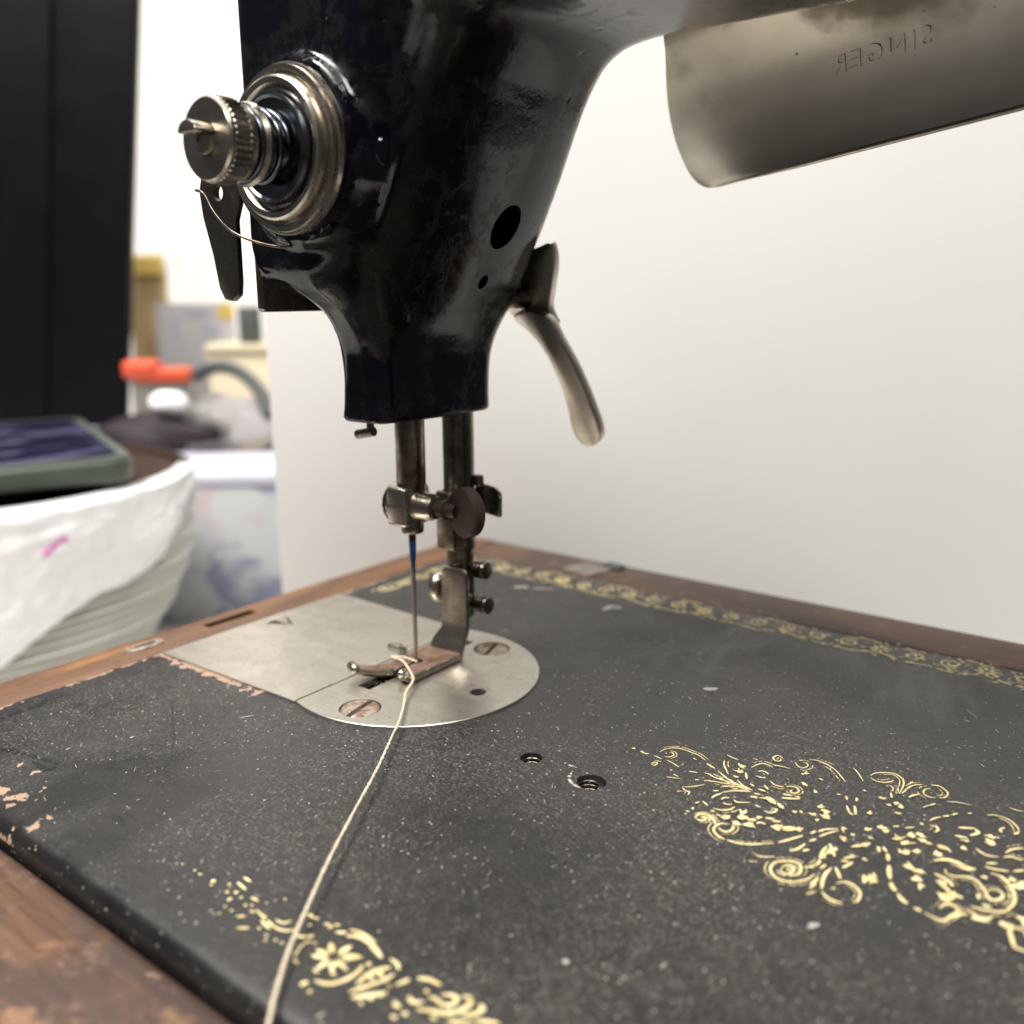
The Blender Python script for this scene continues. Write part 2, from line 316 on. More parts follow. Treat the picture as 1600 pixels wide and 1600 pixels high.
M['film'] = m_plain('white_plastic_film', (0.90, 0.91, 0.93), 0.22, 0.02, 20)
M['pink'] = m_plain('pink_print', (0.75, 0.28, 0.58), 0.5)
M['lilac'] = m_plain('pale_lilac_card', (0.58, 0.58, 0.68), 0.5, 0.04, 12)
M['orange'] = m_plain('orange_plastic', (0.62, 0.085, 0.03), 0.5, 0.1, 30)
M['cream'] = m_plain('cream_card', (0.60, 0.53, 0.37), 0.6, 0.05, 20)
M['slate'] = m_plain('slate_plastic', (0.06, 0.07, 0.07), 0.6)
M['greypaper'] = m_plain('grey_printed_paper', (0.58, 0.57, 0.58), 0.6, 0.08, 25)
M['straw'] = m_plain('straw_wood', (0.58, 0.42, 0.22), 0.6, 0.3, 25)
M['yellow'] = m_plain('yellow_plastic', (0.85, 0.62, 0.18), 0.5, 0.1, 25)
M['wine'] = m_plain('dark_wine_fabric', (0.016, 0.009, 0.012), 0.7, 0.4, 40)
t_ = NT('clear_plastic'); t_.b.inputs['Transmission Weight'].default_value = 0.75; t_.out((0.62, 0.60, 0.58), 0.3); t_.b.inputs['IOR'].default_value = 1.2; M['clear'] = t_.m
def m_screen():
    t = NT('phone_screen'); n = t.noise(90, 3, 0.5, vec=t.mapped((1, 0.4, 1)))
    c = t.mix(t.ramp(n, 0.50, 0.66), (0.012, 0.012, 0.03), (0.10, 0.10, 0.17)); t.set(t.b.inputs['Emission Color'], c); t.b.inputs['Emission Strength'].default_value = 0.25
    return t.out(c, 0.12)
M['screen'] = m_screen()

# ------------------------------------------------------------------ the setting
TZ = -112.0
tb = box('table', (-1500, -260, TZ-30), (330, 1500, TZ), M['table']); tag(tb, 'pale bench top under everything', None, kind='structure')
def rbox(name, l0, l1, d0, d1, z0, z1, mat, parent=None, bev=0, seg=2, yaw=0.0):
    """box in the room frame (lateral, depth, height), turned by yaw about its own middle"""
    lc, dc = (l0+l1)/2, (d0+d1)/2; cy, sy = math.cos(yaw), math.sin(yaw)
    def xf(v):
        a, b = v[0]-lc, v[1]-dc; return room(lc+a*cy-b*sy, dc+a*sy+b*cy, v[2])
    return box(name, (l0, d0, z0), (l1, d1, z1), mat, parent, bev, seg, xf=xf)
wl = rbox('wall', -1500, 420, 1500, 1540, TZ-30, 1800, M['wall']); tag(wl, 'white wall far behind the bench', None, kind='structure')

# ------------------------------------------------------------------ sewing machine : head casting by signed distance
XZ = [(-60, 83), (-14, 82), (-8.5, 79), (-7.2, 75), (-7.2, 40), (6.6, 40), (6.6, 60), (6.8, 71), (8.0, 79), (11.8, 88), (17, 98), (21.5, 107.5), (25.5, 116.5), (28.5, 121.5), (33, 125.8), (41, 128.0), (60, 128.2),
      (120, 127.6), (180, 127), (195, 124), (202, 116), (203, 90), (203, 40), (199, 14), (190, 3), (188, -6), (262, -6), (262, 60), (262, 190), (60, 192), (-60, 188)]
YZ = [(-13.2, 40), (-13.2, 60), (-13.6, 68), (-15.6, 75), (-20, 80.5), (-26, 84.5), (-28.6, 90), (-28.8, 100), (-28.4, 120), (-27.5, 150), (-22, 180), (-10, 190), (15, 190), (26, 180), (30.5, 150), (31, 120), (31.6, 98), (32.0, 88), (29.6, 80.5), (24.6, 74), (22.4, 67), (21.4, 58), (21.4, 40)]
YZ2 = [(-27, -6), (-28, 60), (-28.6, 90), (-28.8, 100), (-28.4, 120), (-27.5, 150), (-22, 180), (-10, 190), (15, 190), (26, 180), (30.5, 150), (31, 120), (31, 98), (31, 60), (31, -6)]
def poly_sd(poly, X, Y):
    P = np.array(poly); A = P; B = np.roll(P, -1, 0); d = np.full(X.shape, 1e9); ins = np.zeros(X.shape, bool)
    for a, b in zip(A, B):
        e = b-a; wx = X-a[0]; wy = Y-a[1]; t = np.clip((wx*e[0]+wy*e[1])/(e @ e + 1e-12), 0, 1)
        d = np.minimum(d, (wx-t*e[0])**2+(wy-t*e[1])**2)
        c = ((a[1] > Y) != (b[1] > Y)); xi = (b[0]-a[0])*(Y-a[1])/((b[1]-a[1]) if abs(b[1]-a[1]) > 1e-9 else 1e-9)+a[0]; ins ^= c & (X < xi)
    return np.where(ins, -1, 1)*np.sqrt(d)
def dense(poly): return [tuple(p) for p in catmull(poly, 4, True)]
XZd, YZd, YZ2d = dense(XZ), dense(YZ), dense(YZ2)
def wedge(X, Y, Z):                                                    # the inner face of the head is crowned, its crest a little behind the needle
    a = np.interp(Z, [60, 78, 92], [6, 7, 8]); lo = np.interp(Z, [60, 78, 92], [2.5, 3.5, 7.0]); hi = np.interp(Z, [60, 78, 92], [1.4, 2.4, 5.0])
    d = Y-a; o = np.where(d < 0, -lo*np.minimum((d/30)**2*np.interp(Z, [60, 92], [2.2, 1.0]), 1.0), -hi*(d/23)**2)+np.interp(Z, [70, 84, 94, 120], [0.3, 2.0, 3.4, 5.0])
    c = np.clip((X+4)/11, 0, 1); return X-o*c*c*(3-2*c)*(1-np.clip((X-30)/50, 0, 1))
def rmax(a, b, r): return np.minimum(np.maximum(a, b), -r)+np.sqrt(np.maximum(a+r, 0)**2+np.maximum(b+r, 0)**2)
def smin(a, b, k): h = np.clip(0.5+0.5*(b-a)/k, 0, 1); return b+(a-b)*h-k*h*(1-h)
def combine(dxz, dyz, dyz2, X, Y, Z):
    r = np.interp(Z, [57, 76, 92, 112, 128], [3.4, 5.0, 8.0, 11.0, 14.0])
    far = X > 150
    d = rmax(dxz, np.where(far, dyz2, dyz), r)
    d = rmax(d, 57.6-Z, 1.3)*(~far) + d*far
    boss = np.maximum(np.sqrt((X-3)**2+(Z-107.3)**2)-15.0, np.abs(Y+26)-4.2); d = smin(d, boss, 3.0)
    return np.maximum(d, -12.0-X)
def field(P):
    X, Y, Z = P.T; return combine(poly_sd(XZd, wedge(X, Y, Z), Z), poly_sd(YZd, Y, Z), poly_sd(YZ2d, Y, Z), X, Y, Z)
def sd_lookup(W, gz):
    hx = np.arange(-20, 275, 0.5); T = poly_sd(XZd, *np.meshgrid(hx, gz, indexing='ij')); out = np.empty(W.shape)
    for k in range(len(gz)): out[:, :, k] = np.interp(W[:, :, k], hx, T[:, k])
    return out
def surface_net(gx, gy, gz):
    B = poly_sd(YZd, *np.meshgrid(gy, gz, indexing='ij'))[None]; B2 = poly_sd(YZ2d, *np.meshgrid(gy, gz, indexing='ij'))[None]
    X, Y, Z = np.meshgrid(gx, gy, gz, indexing='ij'); A = sd_lookup(wedge(X, Y, Z), gz); D = combine(A, B+0*X, B2+0*X, X, Y, Z); I = D < 0
    c = sum(I[i:I.shape[0]-1+i, j:I.shape[1]-1+j, k:I.shape[2]-1+k].astype(np.int8) for i in (0, 1) for j in (0, 1) for k in (0, 1))
    act = np.argwhere((c > 0) & (c < 8)); idx = -np.ones(c.shape, int); idx[tuple(act.T)] = np.arange(len(act))
    acc = np.zeros((len(act), 3)); cnt = np.zeros(len(act)); G = (gx, gy, gz)
    cor = [(i, j, k) for i in (0, 1) for j in (0, 1) for k in (0, 1)]
    for a in cor:
        for b in cor:
            if sum(abs(p-q) for p, q in zip(a, b)) != 1 or a > b: continue
            ia = act+a; ib = act+b; da = D[tuple(ia.T)]; db = D[tuple(ib.T)]; m = (da < 0) != (db < 0); t = np.where(m, da/(da-db+1e-12), 0)
            pa = np.stack([G[q][ia[:, q]] for q in range(3)], 1); pb = np.stack([G[q][ib[:, q]] for q in range(3)], 1)
            acc += np.where(m[:, None], pa+t[:, None]*(pb-pa), 0); cnt += m
    V = acc/cnt[:, None]; F = []
    for ax in range(3):
        s0 = [slice(None)]*3; s1 = [slice(None)]*3; s0[ax] = slice(0, -1); s1[ax] = slice(1, None)
        ch = np.argwhere(I[tuple(s0)] != I[tuple(s1)]); b, e = [(1, 2), (2, 0), (0, 1)][ax]
        ok = np.all([(ch[:, b] > 0), (ch[:, e] > 0), (ch[:, b] < D.shape[b]-1), (ch[:, e] < D.shape[e]-1)], 0); ch = ch[ok]
        inn = I[tuple(ch.T)]; q = []
        for ob, oe in ((-1, -1), (0, -1), (0, 0), (-1, 0)):
            k = ch.copy(); k[:, b] += ob; k[:, e] += oe; q.append(idx[tuple(k.T)])
        q = np.stack(q, 1); q[~inn] = q[~inn][:, ::-1]; F.append(q)
    F = np.concatenate(F)
    for _ in range(2):                                                  # pull the vertices onto the surface
        d = field(V); e = 0.05; g = np.stack([(field(V+np.eye(3)[i]*e)-field(V-np.eye(3)[i]*e))/(2*e) for i in range(3)], 1)
        n2 = (g*g).sum(1); V = V-g*(np.clip(d, -0.6, 0.6)/np.maximum(n2, 0.25))[:, None]
    return V, F
gx = np.concatenate([np.arange(-14.3, 62, 0.9), np.arange(63, 150, 2.5), np.arange(150, 270, 4.0)])
gy = np.arange(-34.1, 36, 0.9)
gz = np.concatenate([np.arange(-1.5, 54, 4.0), np.arange(55.1, 140, 0.9), np.arange(141, 198, 2.5)])
HV, HF = surface_net(gx, gy, gz)
sm = thing('sewing_machine', 'old black sewing machine with worn gold scrollwork and steel needle plate', 'sewing machine', (60, 0, -12))
head = mesh_obj('arm_casting', HV, HF, M['enamel'], sm, smooth=True)
boolean(head, [cyl(4.1, 0, 40, (2, 9.2, 95.9), (1, 0, 0), 48), cyl(1.4, 0, 30, (4, 9.9, 85.4), (1, 0, 0), 24)])

# bed with rounded front edge, opening under the plates and two threaded holes
prof = [(-87.0, -20)]+[(-83.6-3.4*math.cos(q), -3.4+3.4*math.sin(q)) for q in np.linspace(0, math.pi/2, 9)]+[(79.6+1.4*math.sin(q), -1.4+1.4*math.cos(q)) for q in np.linspace(0, math.pi/2, 5)]+[(81, -20)]
bed = prism('bed', prof, 'x', -55.6, 262, M['bed'], sm)
PCX, PCY, PR, XJ, XL = 0.67, -1.53, 28.18, -8.04, -54.9
cut = [cyl(25, -30, 10, (PCX, PCY, 0), (0, 0, 1), 48), box('cutter', (-50, -26, -30), (0, 23, 10), None)]
for hx, hy in ((45.3, -17.8), (58.2, -18.4)): cut.append(cyl(2.05, -9, 10, (hx, hy, 0), (0, 0, 1), 28))
cut.append(cyl(2.6, -0.9, 10, (58.9, -18.5, 0), (0, 0, 1), 28))
boolean(bed, cut)
for hx, hy in ((45.3, -17.8), (58.2, -18.4)):
    V, F = [], []
    for k in range(5):
        z = -1.1-k*0.8; lp = [(hx+1.95*math.cos(q), hy+1.95*math.sin(q), z) for q in np.linspace(0, 2*math.pi, 29)]; tube_geo(lp, 0.26, 6, V, F)
    mesh_obj('hole_thread', V, F, M['nickel_dark'], sm, smooth=True)

# needle plate and slide plate
a0 = math.acos((XJ+0.12-PCX)/PR)
arc = [(PCX+PR*math.cos(q), PCY+PR*math.sin(q)) for q in np.linspace(-a0, a0, 64)]
np_ = prism('needle_plate', arc, 'z', -0.9, 0.55, M['plate'], sm, 0.12, 1)
sx = -1.5; SLOT0 = -15.2
cut = [box('cutter', (sx-1.7, SLOT0, -3), (sx+1.8, 19.8, 3), None), cyl(1.75, -3, 3, (19.8, -2.2, 0), (0, 0, 1), 24)]
for hx, hy in ((5.4, -22.7), (6.6, 18.9)): cut.append(cyl(4.35, -0.7, 3, (hx, hy, 0), (0, 0, 1), 32))
boolean(np_, cut)
def slot_screw(name, c, r, h, ang, mat, parent, up=(0, 0, 1), depth=1.1, sw=0.62):
    s = lathe(name, [(-1.5, 0), (-1.5, r), (h-0.35, r), (h, r-0.35), (h+0.08, 0)], c, up, mat, parent, n=32)
    a = Vector(up).normalized(); t = (Vector((math.cos(ang), math.sin(ang), 0)) if abs(a.z) > 0.5 else Vector((0, 0, 1))); t = (t-a*t.dot(a)).normalized(); b = a.cross(t)
    V = []
    for zz in (h-depth, h+2):
        for q, e in ((-1, -1), (1, -1), (1, 1), (-1, 1)): V.append(Vector(c)+a*zz+t*q*(r+1)+b*e*sw)
    k = mesh_obj('cutter', V, [(3, 2, 1, 0), (4, 5, 6, 7), (0, 1, 5, 4), (1, 2, 6, 5), (2, 3, 7, 6), (3, 0, 4, 7)], None)
    boolean(s, [k]); return s
for (hx, hy), an in zip(((5.4, -22.7), (6.6, 18.9)), (1.75, 1.9)): slot_screw('plate_screw', (hx, hy, 0), 4.15, 0.5, an, M['screw'], np_)
slp = prism('slide_plate', [(XL-2.6, PCY-PR+0.05), (XJ-0.12, PCY-PR+0.05+1.2), (XJ-0.12, PCY+PR-1.3), (XL, PCY+PR-0.05)] if False else [(XL, -29.6), (XJ-0.28, -28.4), (XJ-0.28, 25.3), (XL, 26.5)], 'z', -0.9, 0.52, M['plate'], sm, 0.12, 1)
boolean(slp, [prism('cutter', [(-51.5, -2.4), (-45.0, 1.6), (-51.5, 4.8)], 'z', -0.25, 3, None)])
prism('thumb_notch', [(-51.4, 0.6), (-46.6, 1.5), (-51.4, 4.4)], 'z', 0.0, 0.75, M['nickel'], slp, 0.15, 1)
# feed dog rows in the slot
V, F = [], []
for row in (-0.75, 0.95):
    for k in range(20):
        y0 = -11.0+k*1.5; b = len(V); x0, x1 = sx+row-0.55, sx+row+0.55
        V += [(x0, y0, -2.5), (x1, y0, -2.5), (x1, y0+1.45, -2.5), (x0, y0+1.45, -2.5), (x0, y0, -0.4), (x1, y0, -0.4), (x1, y0+0.5, 0.2), (x0, y0+0.5, 0.2), (x1, y0+1.45, -0.4), (x0, y0+1.45, -0.4)]
        F += [(b, b+3, b+2, b+1), (b, b+1, b+5, b+4), (b+4, b+5, b+6, b+7), (b+7, b+6, b+8, b+9), (b+9, b+8, b+2, b+3), (b+1, b+2, b+8, b+6, b+5), (b, b+4, b+7, b+9, b+3)]
mesh_obj('feed_dog', V, F, M['nickel_dark'], sm)
box('hook_cavity_floor', (-52, -27, -19.9), (27, 24, -19.0), M['dark'], sm)

# needle bar, clamp, needle
lathe('needle_bar', [(60, 3.2), (43.2, 3.2), (42.6, 2.9), (40, 2.9)], (0, 0, 0), (0, 0, 1), M['bar'], sm, 32)
ncl = lathe('needle_clamp', [(-5.2, 0), (-5.2, 3.9), (-4.6, 4.6), (0.8, 4.75), (2.0, 4.3), (2.3, 3.3), (6.2, 2.9), (6.9, 2.5), (6.9, 0)], (0, 0, 38.6), (1, 0.0, 0), M['nickel'], sm, 16, ang=25)
boolean(ncl, [box('cutter', (-8, -5.6, 30), (-0.6, -5.0, 50), None), prism('cutter', [(-4.35, -8), (-3.75, -8), (-3.75, -3.3), (-4.35, -3.3)], 'z', 30, 48, None), box('cutter', (-6.2, -0.35, 30), (-4.5, 0.35, 48), None)])
box('clamp_block', (-3.4, -4.6, 34.2), (2.2, 3.6, 42.9), M['nickel'], ncl, 0.9, 3)
lathe('clamp_stud', [(6.8, 0), (6.8, 2.3), (7.4, 2.3), (7.4, 1.7), (9.2, 1.7), (9.2, 2.1), (10.2, 2.1), (10.4, 1.5), (13, 1.5)], (0, 0, 38.6), (1, 0, 0), M['brown_steel'], ncl, 24)
tn = Vector((-0.27, -0.96, 0)).normalized()
lathe('thumb_screw_head', [(-1.4, 0), (-1.4, 4.9), (-1.1, 5.25), (1.1, 5.25), (1.4, 4.9), (1.42, 0)], (15.2, 0.4, 38.7), tn, M['brown_steel'], ncl, 44)
lathe('needle_collar', [(35, 2.4), (33.9, 2.5), (32.5, 2.45), (32.2, 2.2), (32.2, 0)], (0, 0, 0), (0, 0, 1), M['nickel_dark'], sm, 28)
lathe('needle', [(33, 0.85), (31, 0.82), (27, 0.72), (25.2, 0.55), (24.6, 0.52), (8, 0.45), (3.2, 0.42), (1.6, 0.3), (0.2, 0.04)], (-0.2, 0, 0), (0, 0, 1), M['needle'], sm, 16)
tube('thread_guide_pin', [(-5.4, -10, 54.6), (-0.6, -10, 55.6)], [1.0, 1.0], M['nickel_dark'], sm, 12)
tube('guide_pin_stem', [(-1.5, -10, 55.3), (-1.5, -10, 59)], [0.8, 0.8], M['nickel_dark'], sm, 10)

# presser bar, foot, cutter, screws
PY = 15.8
lathe('presser_bar', [(64, 3.6), (39.6, 3.6), (39.2, 3.75), (25.6, 3.75), (25.2, 3.2), (9.0, 3.2), (8.2, 2.6), (8.2, 0)], (0, PY, 0), (0, 0, 1), M['bar'], sm, 36)
prism('presser_bar_sleeve', [(-4.0, PY-3.9), (1.6, PY-4.1), (1.6, PY+1), (-4.0, PY+1)], 'z', 25.4, 39.0, M['bar'], sm, 0.5, 2)
pf = box('presser_foot', (-4.3, -7.2, 0.75), (5.7, 8.6, 2.35), M['foot'], sm, 0.35, 2)
def foot_cut(): return [box('cutter', (0.3, -9, -2), (1.2, -0.6, 5), None), cyl(1.3, -5, 5, (0.7, -0.6, 0), (0, 0, 1), 24)]
boolean(pf, foot_cut())
def strip(name, rows, thick, mat, parent, bev=0.3):
    """bent strip: rows of (left point, right point), thickened along the local normal"""
    n = len(rows); V = []
    for i, (a, b) in enumerate(rows):
        p, q = rows[max(i-1, 0)], rows[min(i+1, n-1)]; d = (Vector(q[0])+Vector(q[1])-Vector(p[0])-Vector(p[1])).normalized(); nrm = (Vector(b)-Vector(a)).cross(d).normalized()*thick
        V += [Vector(a), Vector(b), Vector(b)+nrm, Vector(a)+nrm]
    F = [(0, 1, 2, 3), (4*n-1, 4*n-2, 4*n-3, 4*n-4)]
    for i in range(n-1):
        b = 4*i
        for k in range(4): F.append((b+k, b+4+k, b+4+(k+1) % 4, b+(k+1) % 4))
    o = mesh_obj(name, V, F, mat, parent); bevel_me(o.data, bev, 2, 40)
    for p in o.data.polygons: p.use_smooth = True
    o.data.set_sharp_from_angle(angle=math.radians(40)); return o
sh = [((-4.1, 8.4, 0.9), (5.5, 8.4, 0.9)), ((-4.0, 8.7, 2.6), (5.5, 8.7, 2.6)), ((-3.4, 9.6, 4.6), (5.5, 9.6, 4.6)), ((-2.0, 10.6, 6.8), (5.6, 10.6, 6.8)), ((-1.9, 10.9, 8.8), (5.6, 10.9, 8.8)), ((-1.9, 10.9, 14), (5.6, 10.9, 14)), ((-1.9, 10.9, 19.6), (5.6, 10.9, 19.6)), ((-1.5, 10.9, 21.0), (5.0, 10.9, 21.0)), ((-0.6, 10.9, 21.7), (3.9, 10.9, 21.7))]
strip('foot_shank', sh, -1.5, M['foot'], pf)
fsk = box('foot_rust_skin', (-4.0, -6.8, 2.352), (5.4, 8.2, 2.42), M['foot_rust'], pf); boolean(fsk, foot_cut())
toe = strip('toe', [((-4.25, -5.0, 2.34), (0.1, -5.0, 2.34)), ((-4.5, -7.4, 2.42), (-0.4, -7.6, 2.42)), ((-5.4, -9.6, 2.75), (-1.9, -10.4, 2.75)), ((-6.5, -11.6, 3.3), (-3.6, -12.6, 3.3)), ((-7.4, -13.0, 3.9), (-5.0, -14.0, 3.9))], 1.6, M['foot'], pf, 0.3)
strip('toe_rust_skin', [((-4.0, -6.82, 2.46), (-0.3, -6.82, 2.46)), ((-4.2, -7.5, 2.49), (-0.7, -7.7, 2.49)), ((-5.1, -9.6, 2.82), (-2.2, -10.4, 2.82)), ((-6.2, -11.6, 3.37), (-3.9, -12.6, 3.37)), ((-6.8, -12.4, 3.72), (-4.7, -13.3, 3.72))], 0.07, M['foot_rust'], toe, 0.01)
tube('toe_bead', [(-7.9, -12.8, 3.4), (-7.5, -13.0, 3.4), (-5.0, -14.0, 3.4), (-4.6, -14.2, 3.4)], [0.6, 1.05, 1.05, 0.6], M['foot'], pf, 14)
strip('toe', [((1.6, -6.8, 1.6), (5.6, -6.8, 1.6)), ((2.7, -7.8, 1.8), (5.2, -7.8, 1.8)), ((3.0, -8.6, 2.5), (4.8, -8.6, 2.5))], 0.9, M['foot'], pf, 0.2)
lathe('toe_bead', [(-1.0, 0), (-0.8, 0.6), (-0.3, 0.95), (0.3, 0.95), (0.8, 0.6), (1.0, 0)], (3.9, -8.9, 3.0), (0, -0.5, 0.8), M['nickel'], pf, 18)
lc = on('z', 0.9, 618, 1008); lb_ = on('z', 1.1, 629, 1014)
tube('feed_spring_loop', catmull([tuple(lb_), (lc[0]+.5, lc[1]+1.2, 1.0), tuple(lc-np.array([1.6, .6, 0])), (lc[0]-.4, lc[1]-1.3, 1.0), (lb_[0]-.6, lb_[1]-.3, 1.0)], 6), 0.2, M['bar'], sm, 8)
lathe('spring_bead', [(-1.3, 0), (-1.0, .6), (0, .85), (1.0, .7), (1.3, 0)], tuple(lb_), (0.9, -0.3, 0.1), M['nickel'], sm, 16)
lathe('foot_screw', [(0, 0), (0, 3.4), (0.5, 3.9), (2.3, 3.9), (2.7, 3.5), (2.7, 0)], (-3.6, 14.4, 15.2), (-1, 0, 0), M['nickel'], sm, 36, knurl=(0.4, 2.4, 0.95))
for z, x1 in ((20.6, 7.6), (12.2, 8.0)):
    lathe('guard_screw', [(2.0, 1.4), (x1-3.4, 1.5), (x1-3.3, 2.1), (x1-1.5, 2.1), (x1-1.4, 1.6), (x1-1.1, 1.6), (x1-1.0, 2.1), (x1-0.2, 2.0), (x1, 1.6), (x1, 0)], (0, 16.6, z), (1, 0, 0), M['nickel_dark'], sm, 24)
lathe('guide_rivet', [(2.6, 1.2), (4.0, 1.2), (4.3, 1.0), (4.3, 0)], (0, 15.0, 14.0), (1, -0.35, 0), M['nickel'], sm, 20)
tc = strip('thread_cutter', [((3.0, 18.6, 40.6), (3.0, 18.6, 34.0)), ((6.0, 18.9, 40.6), (6.0, 18.9, 33.8)), ((9.0, 18.6, 40.3), (9.0, 18.6, 33.6)), ((11.2, 17.4, 39.6), (11.2, 17.4, 33.8)), ((12.0, 16.6, 38.6), (12.0, 16.6, 34.6))], 0.8, M['nickel_dark'], sm, 0.2)
prism('cutter_tab', [(2.8, 40.2), (5.6, 40.2), (5.4, 42.8), (3.0, 42.8)], 'y', 16.8, 18.4, M['nickel_dark'], tc, 0.4)

# face plate on the needle end
prism('face_plate', [(-26.8, 80.4), (-26.3, 79.8), (22, 79.8), (27, 84), (29, 120), (26, 170), (8, 188), (-12, 188), (-24, 172), (-26.8, 150)], 'x', -14.0, -12.0, M['nickel_dark'], sm, 0.35, 2)

# tension assembly on the front of the head, turned about an axis that points to the operator
TX, TZc = 3.0, 107.3
def ten(name, prof, mat, parent, n=64, **k): return lathe(name, [(-y, r) for y, r in prof], (TX, 0, TZc), (0, -1, 0), mat, parent, n=n, ang=24, **k)
ta = ten('tension_dial', [(-26, 0), (-26, 13.6), (-30.6, 13.6), (-31.0, 14.1), (-31.9, 14.1), (-32.1, 13.6), (-32.1, 0)], M['nickel'], sm)
ten('tension_disc', [(-32.1, 13.0), (-32.4, 13.6), (-33.0, 13.5), (-33.0, 12.7), (-32.6, 12.5), (-32.6, 12.1), (-33.3, 11.9), (-34.4, 11.7), (-34.7, 11.3), (-34.5, 10.4), (-33.8, 9.7), (-33.7, 9.2), (-33.7, 0)], M['nickel'], ta)
ten('tension_disc', [(-33.9, 9.1), (-34.4, 9.2), (-35.2, 8.9), (-35.4, 8.4), (-35.0, 8.0), (-34.9, 0)], M['blued'], ta)
V, F = [], []
hp = [(TX+5.6*math.cos(q), -35.6-5.6*q/(2*math.pi*3.2), TZc+5.6*math.sin(q)) for q in np.linspace(0, 2*math.pi*3.2, 120)]
tube('tension_spring', hp, 0.6, M['blued'], ta, 10)
ten('tension_collar', [(-35, 4.2), (-39.2, 4.2), (-39.4, 6.4), (-39.9, 6.7), (-40.7, 6.4), (-40.9, 4.4), (-42.4, 4.4)], M['nickel'], ta, 40)
kn = ten('tension_nut', [(-41.8, 0), (-41.8, 5.2), (-42.2, 6.3), (-43.0, 6.3), (-43.1, 6.05), (-43.4, 6.05), (-43.5, 6.75), (-46.4, 6.75), (-46.5, 6.35), (-47.0, 6.35), (-47.2, 6.5), (-47.6, 6.2), (-47.6, 2.7), (-47.2, 2.6), (-47.2, 0)], M['nickel'], ta, 84, knurl=(43.45, 46.45, 0.93))
for s, ex in ((1, -51.2), (-1, -48.6)):
    pts = [(TX+2.45*math.cos(q), TZc+s*(0.55+1.95*math.sin(q))) for q in np.linspace(0, math.pi, 12)]
    prism('split_stud', pts, 'y', -47.0, ex, M['nickel'], kn, 0.3, 2)
# check spring wire and thread lever below the tension nut
cw = [on('y', -35, 306, 297), on('y', -35, 318, 303), on('y', -34.5, 333, 330), on('y', -33.5, 360, 360), on('y', -32, 400, 378), on('y', -30.5, 440, 386), on('y', -28.8, 462, 384)]
tube('check_spring', catmull(cw, 8), 0.27, M['bar'], sm, 8)
LV = [(322, 268), (318, 300), (324, 340), (340, 400), (350, 450), (358, 468), (370, 471), (379, 462), (380, 440), (377, 390), (374, 345), (381, 312), (384, 270)]
lv = prism('thread_lever', [tuple(on('y', -29.5, *p)[[0, 2]]) for p in LV], 'y', -30.6, -29.2, M['nickel_dark'], sm, 0.35, 2)
h = on('y', -29.5, 348, 302); boolean(lv, [cyl(1.55, -4, 4, (h[0], -29.9, h[2]), (0, 1, 0), 20)])
prism('lever_arm', [tuple(on('y', -29.5, *p)[[0, 2]]) for p in ((322, 270), (384, 272), (400, 215), (350, 205))], 'y', -30.4, -29.3, M['nickel_dark'], lv, 0.3)
box('lever_post', (-15, -29.4, 108), (-11, -20, 112), M['nickel_dark'], lv, 0.4)
tube('thread_take_up_loop', catmull([on('y', -27.6, *p) for p in ((452, 358), (462, 364), (470, 372), (466, 380), (455, 384))], 6), 0.4, M['bar'], sm, 8)
# screw beside the tension boss and presser lifter behind the head
def hit(px, py):
    d = ray(px, py); d = d/np.linalg.norm(d); t = 60.0
    for _ in range(200):
        e = float(field((CP+d*t)[None])[0])
        if e < 0.01: break
        t += max(e*0.5, 0.01)
    P = CP+d*t; g = np.array([field((P+np.eye(3)[i]*.1)[None])[0]-field((P-np.eye(3)[i]*.1)[None])[0] for i in range(3)]); return P, g/np.linalg.norm(g)
sp0, sn0 = hit(604, 236)
slot_screw('casting_screw', tuple(sp0), 2.5, 0.3, 0, M['enamel'], sm, up=tuple(sn0), depth=0.9, sw=0.4)
LF = [(815, 402), (842, 386), (858, 380), (864, 392), (866, 415), (862, 450), (858, 480), (863, 496), (868, 508), (850, 514), (828, 506), (808, 497), (795, 488), (785, 465)]
KH = -0.30; nh = np.array([0.0, 1.0, -KH])
def onp(n, d, px, py): v = ray(px, py); return CP+((d-CP @ n)/(v @ n))*v
def slab(name, px, d, thick, mat, parent):
    pts = [onp(nh, d, *q) for q in catmull(px, 3, True)]; off = nh/np.linalg.norm(nh)*thick; m_ = len(pts)
    o = mesh_obj(name, pts+[q+off for q in pts], [tuple(range(m_)), tuple(range(2*m_-1, m_-1, -1))]+[(i, (i+1) % m_, m_+(i+1) % m_, m_+i) for i in range(m_)], mat, parent)
    bevel_me(o.data, 0.35, 3, 35)
    for q in o.data.polygons: q.use_smooth = True
    o.data.set_sharp_from_angle(angle=math.radians(40)); return o
lf = slab('presser_lifter', LF, 57.0, 2.2, M['lever'], sm)
HN = [(806, 489), (830, 487), (856, 500), (874, 532), (893, 566), (910, 602), (924, 638), (933, 662), (937, 682), (931, 694), (919, 698), (905, 691), (894, 672), (887, 641), (877, 607), (861, 569), (842, 538), (822, 516), (803, 500)]
slab('lifter_handle', HN, 30.4+79*0.30, 2.8, M['lever'], lf)
tube('lifter_pivot', [(6.5, 24, 82), (6.5, 36, 82)], [2.2, 2.2], M['nickel_dark'], lf, 18)

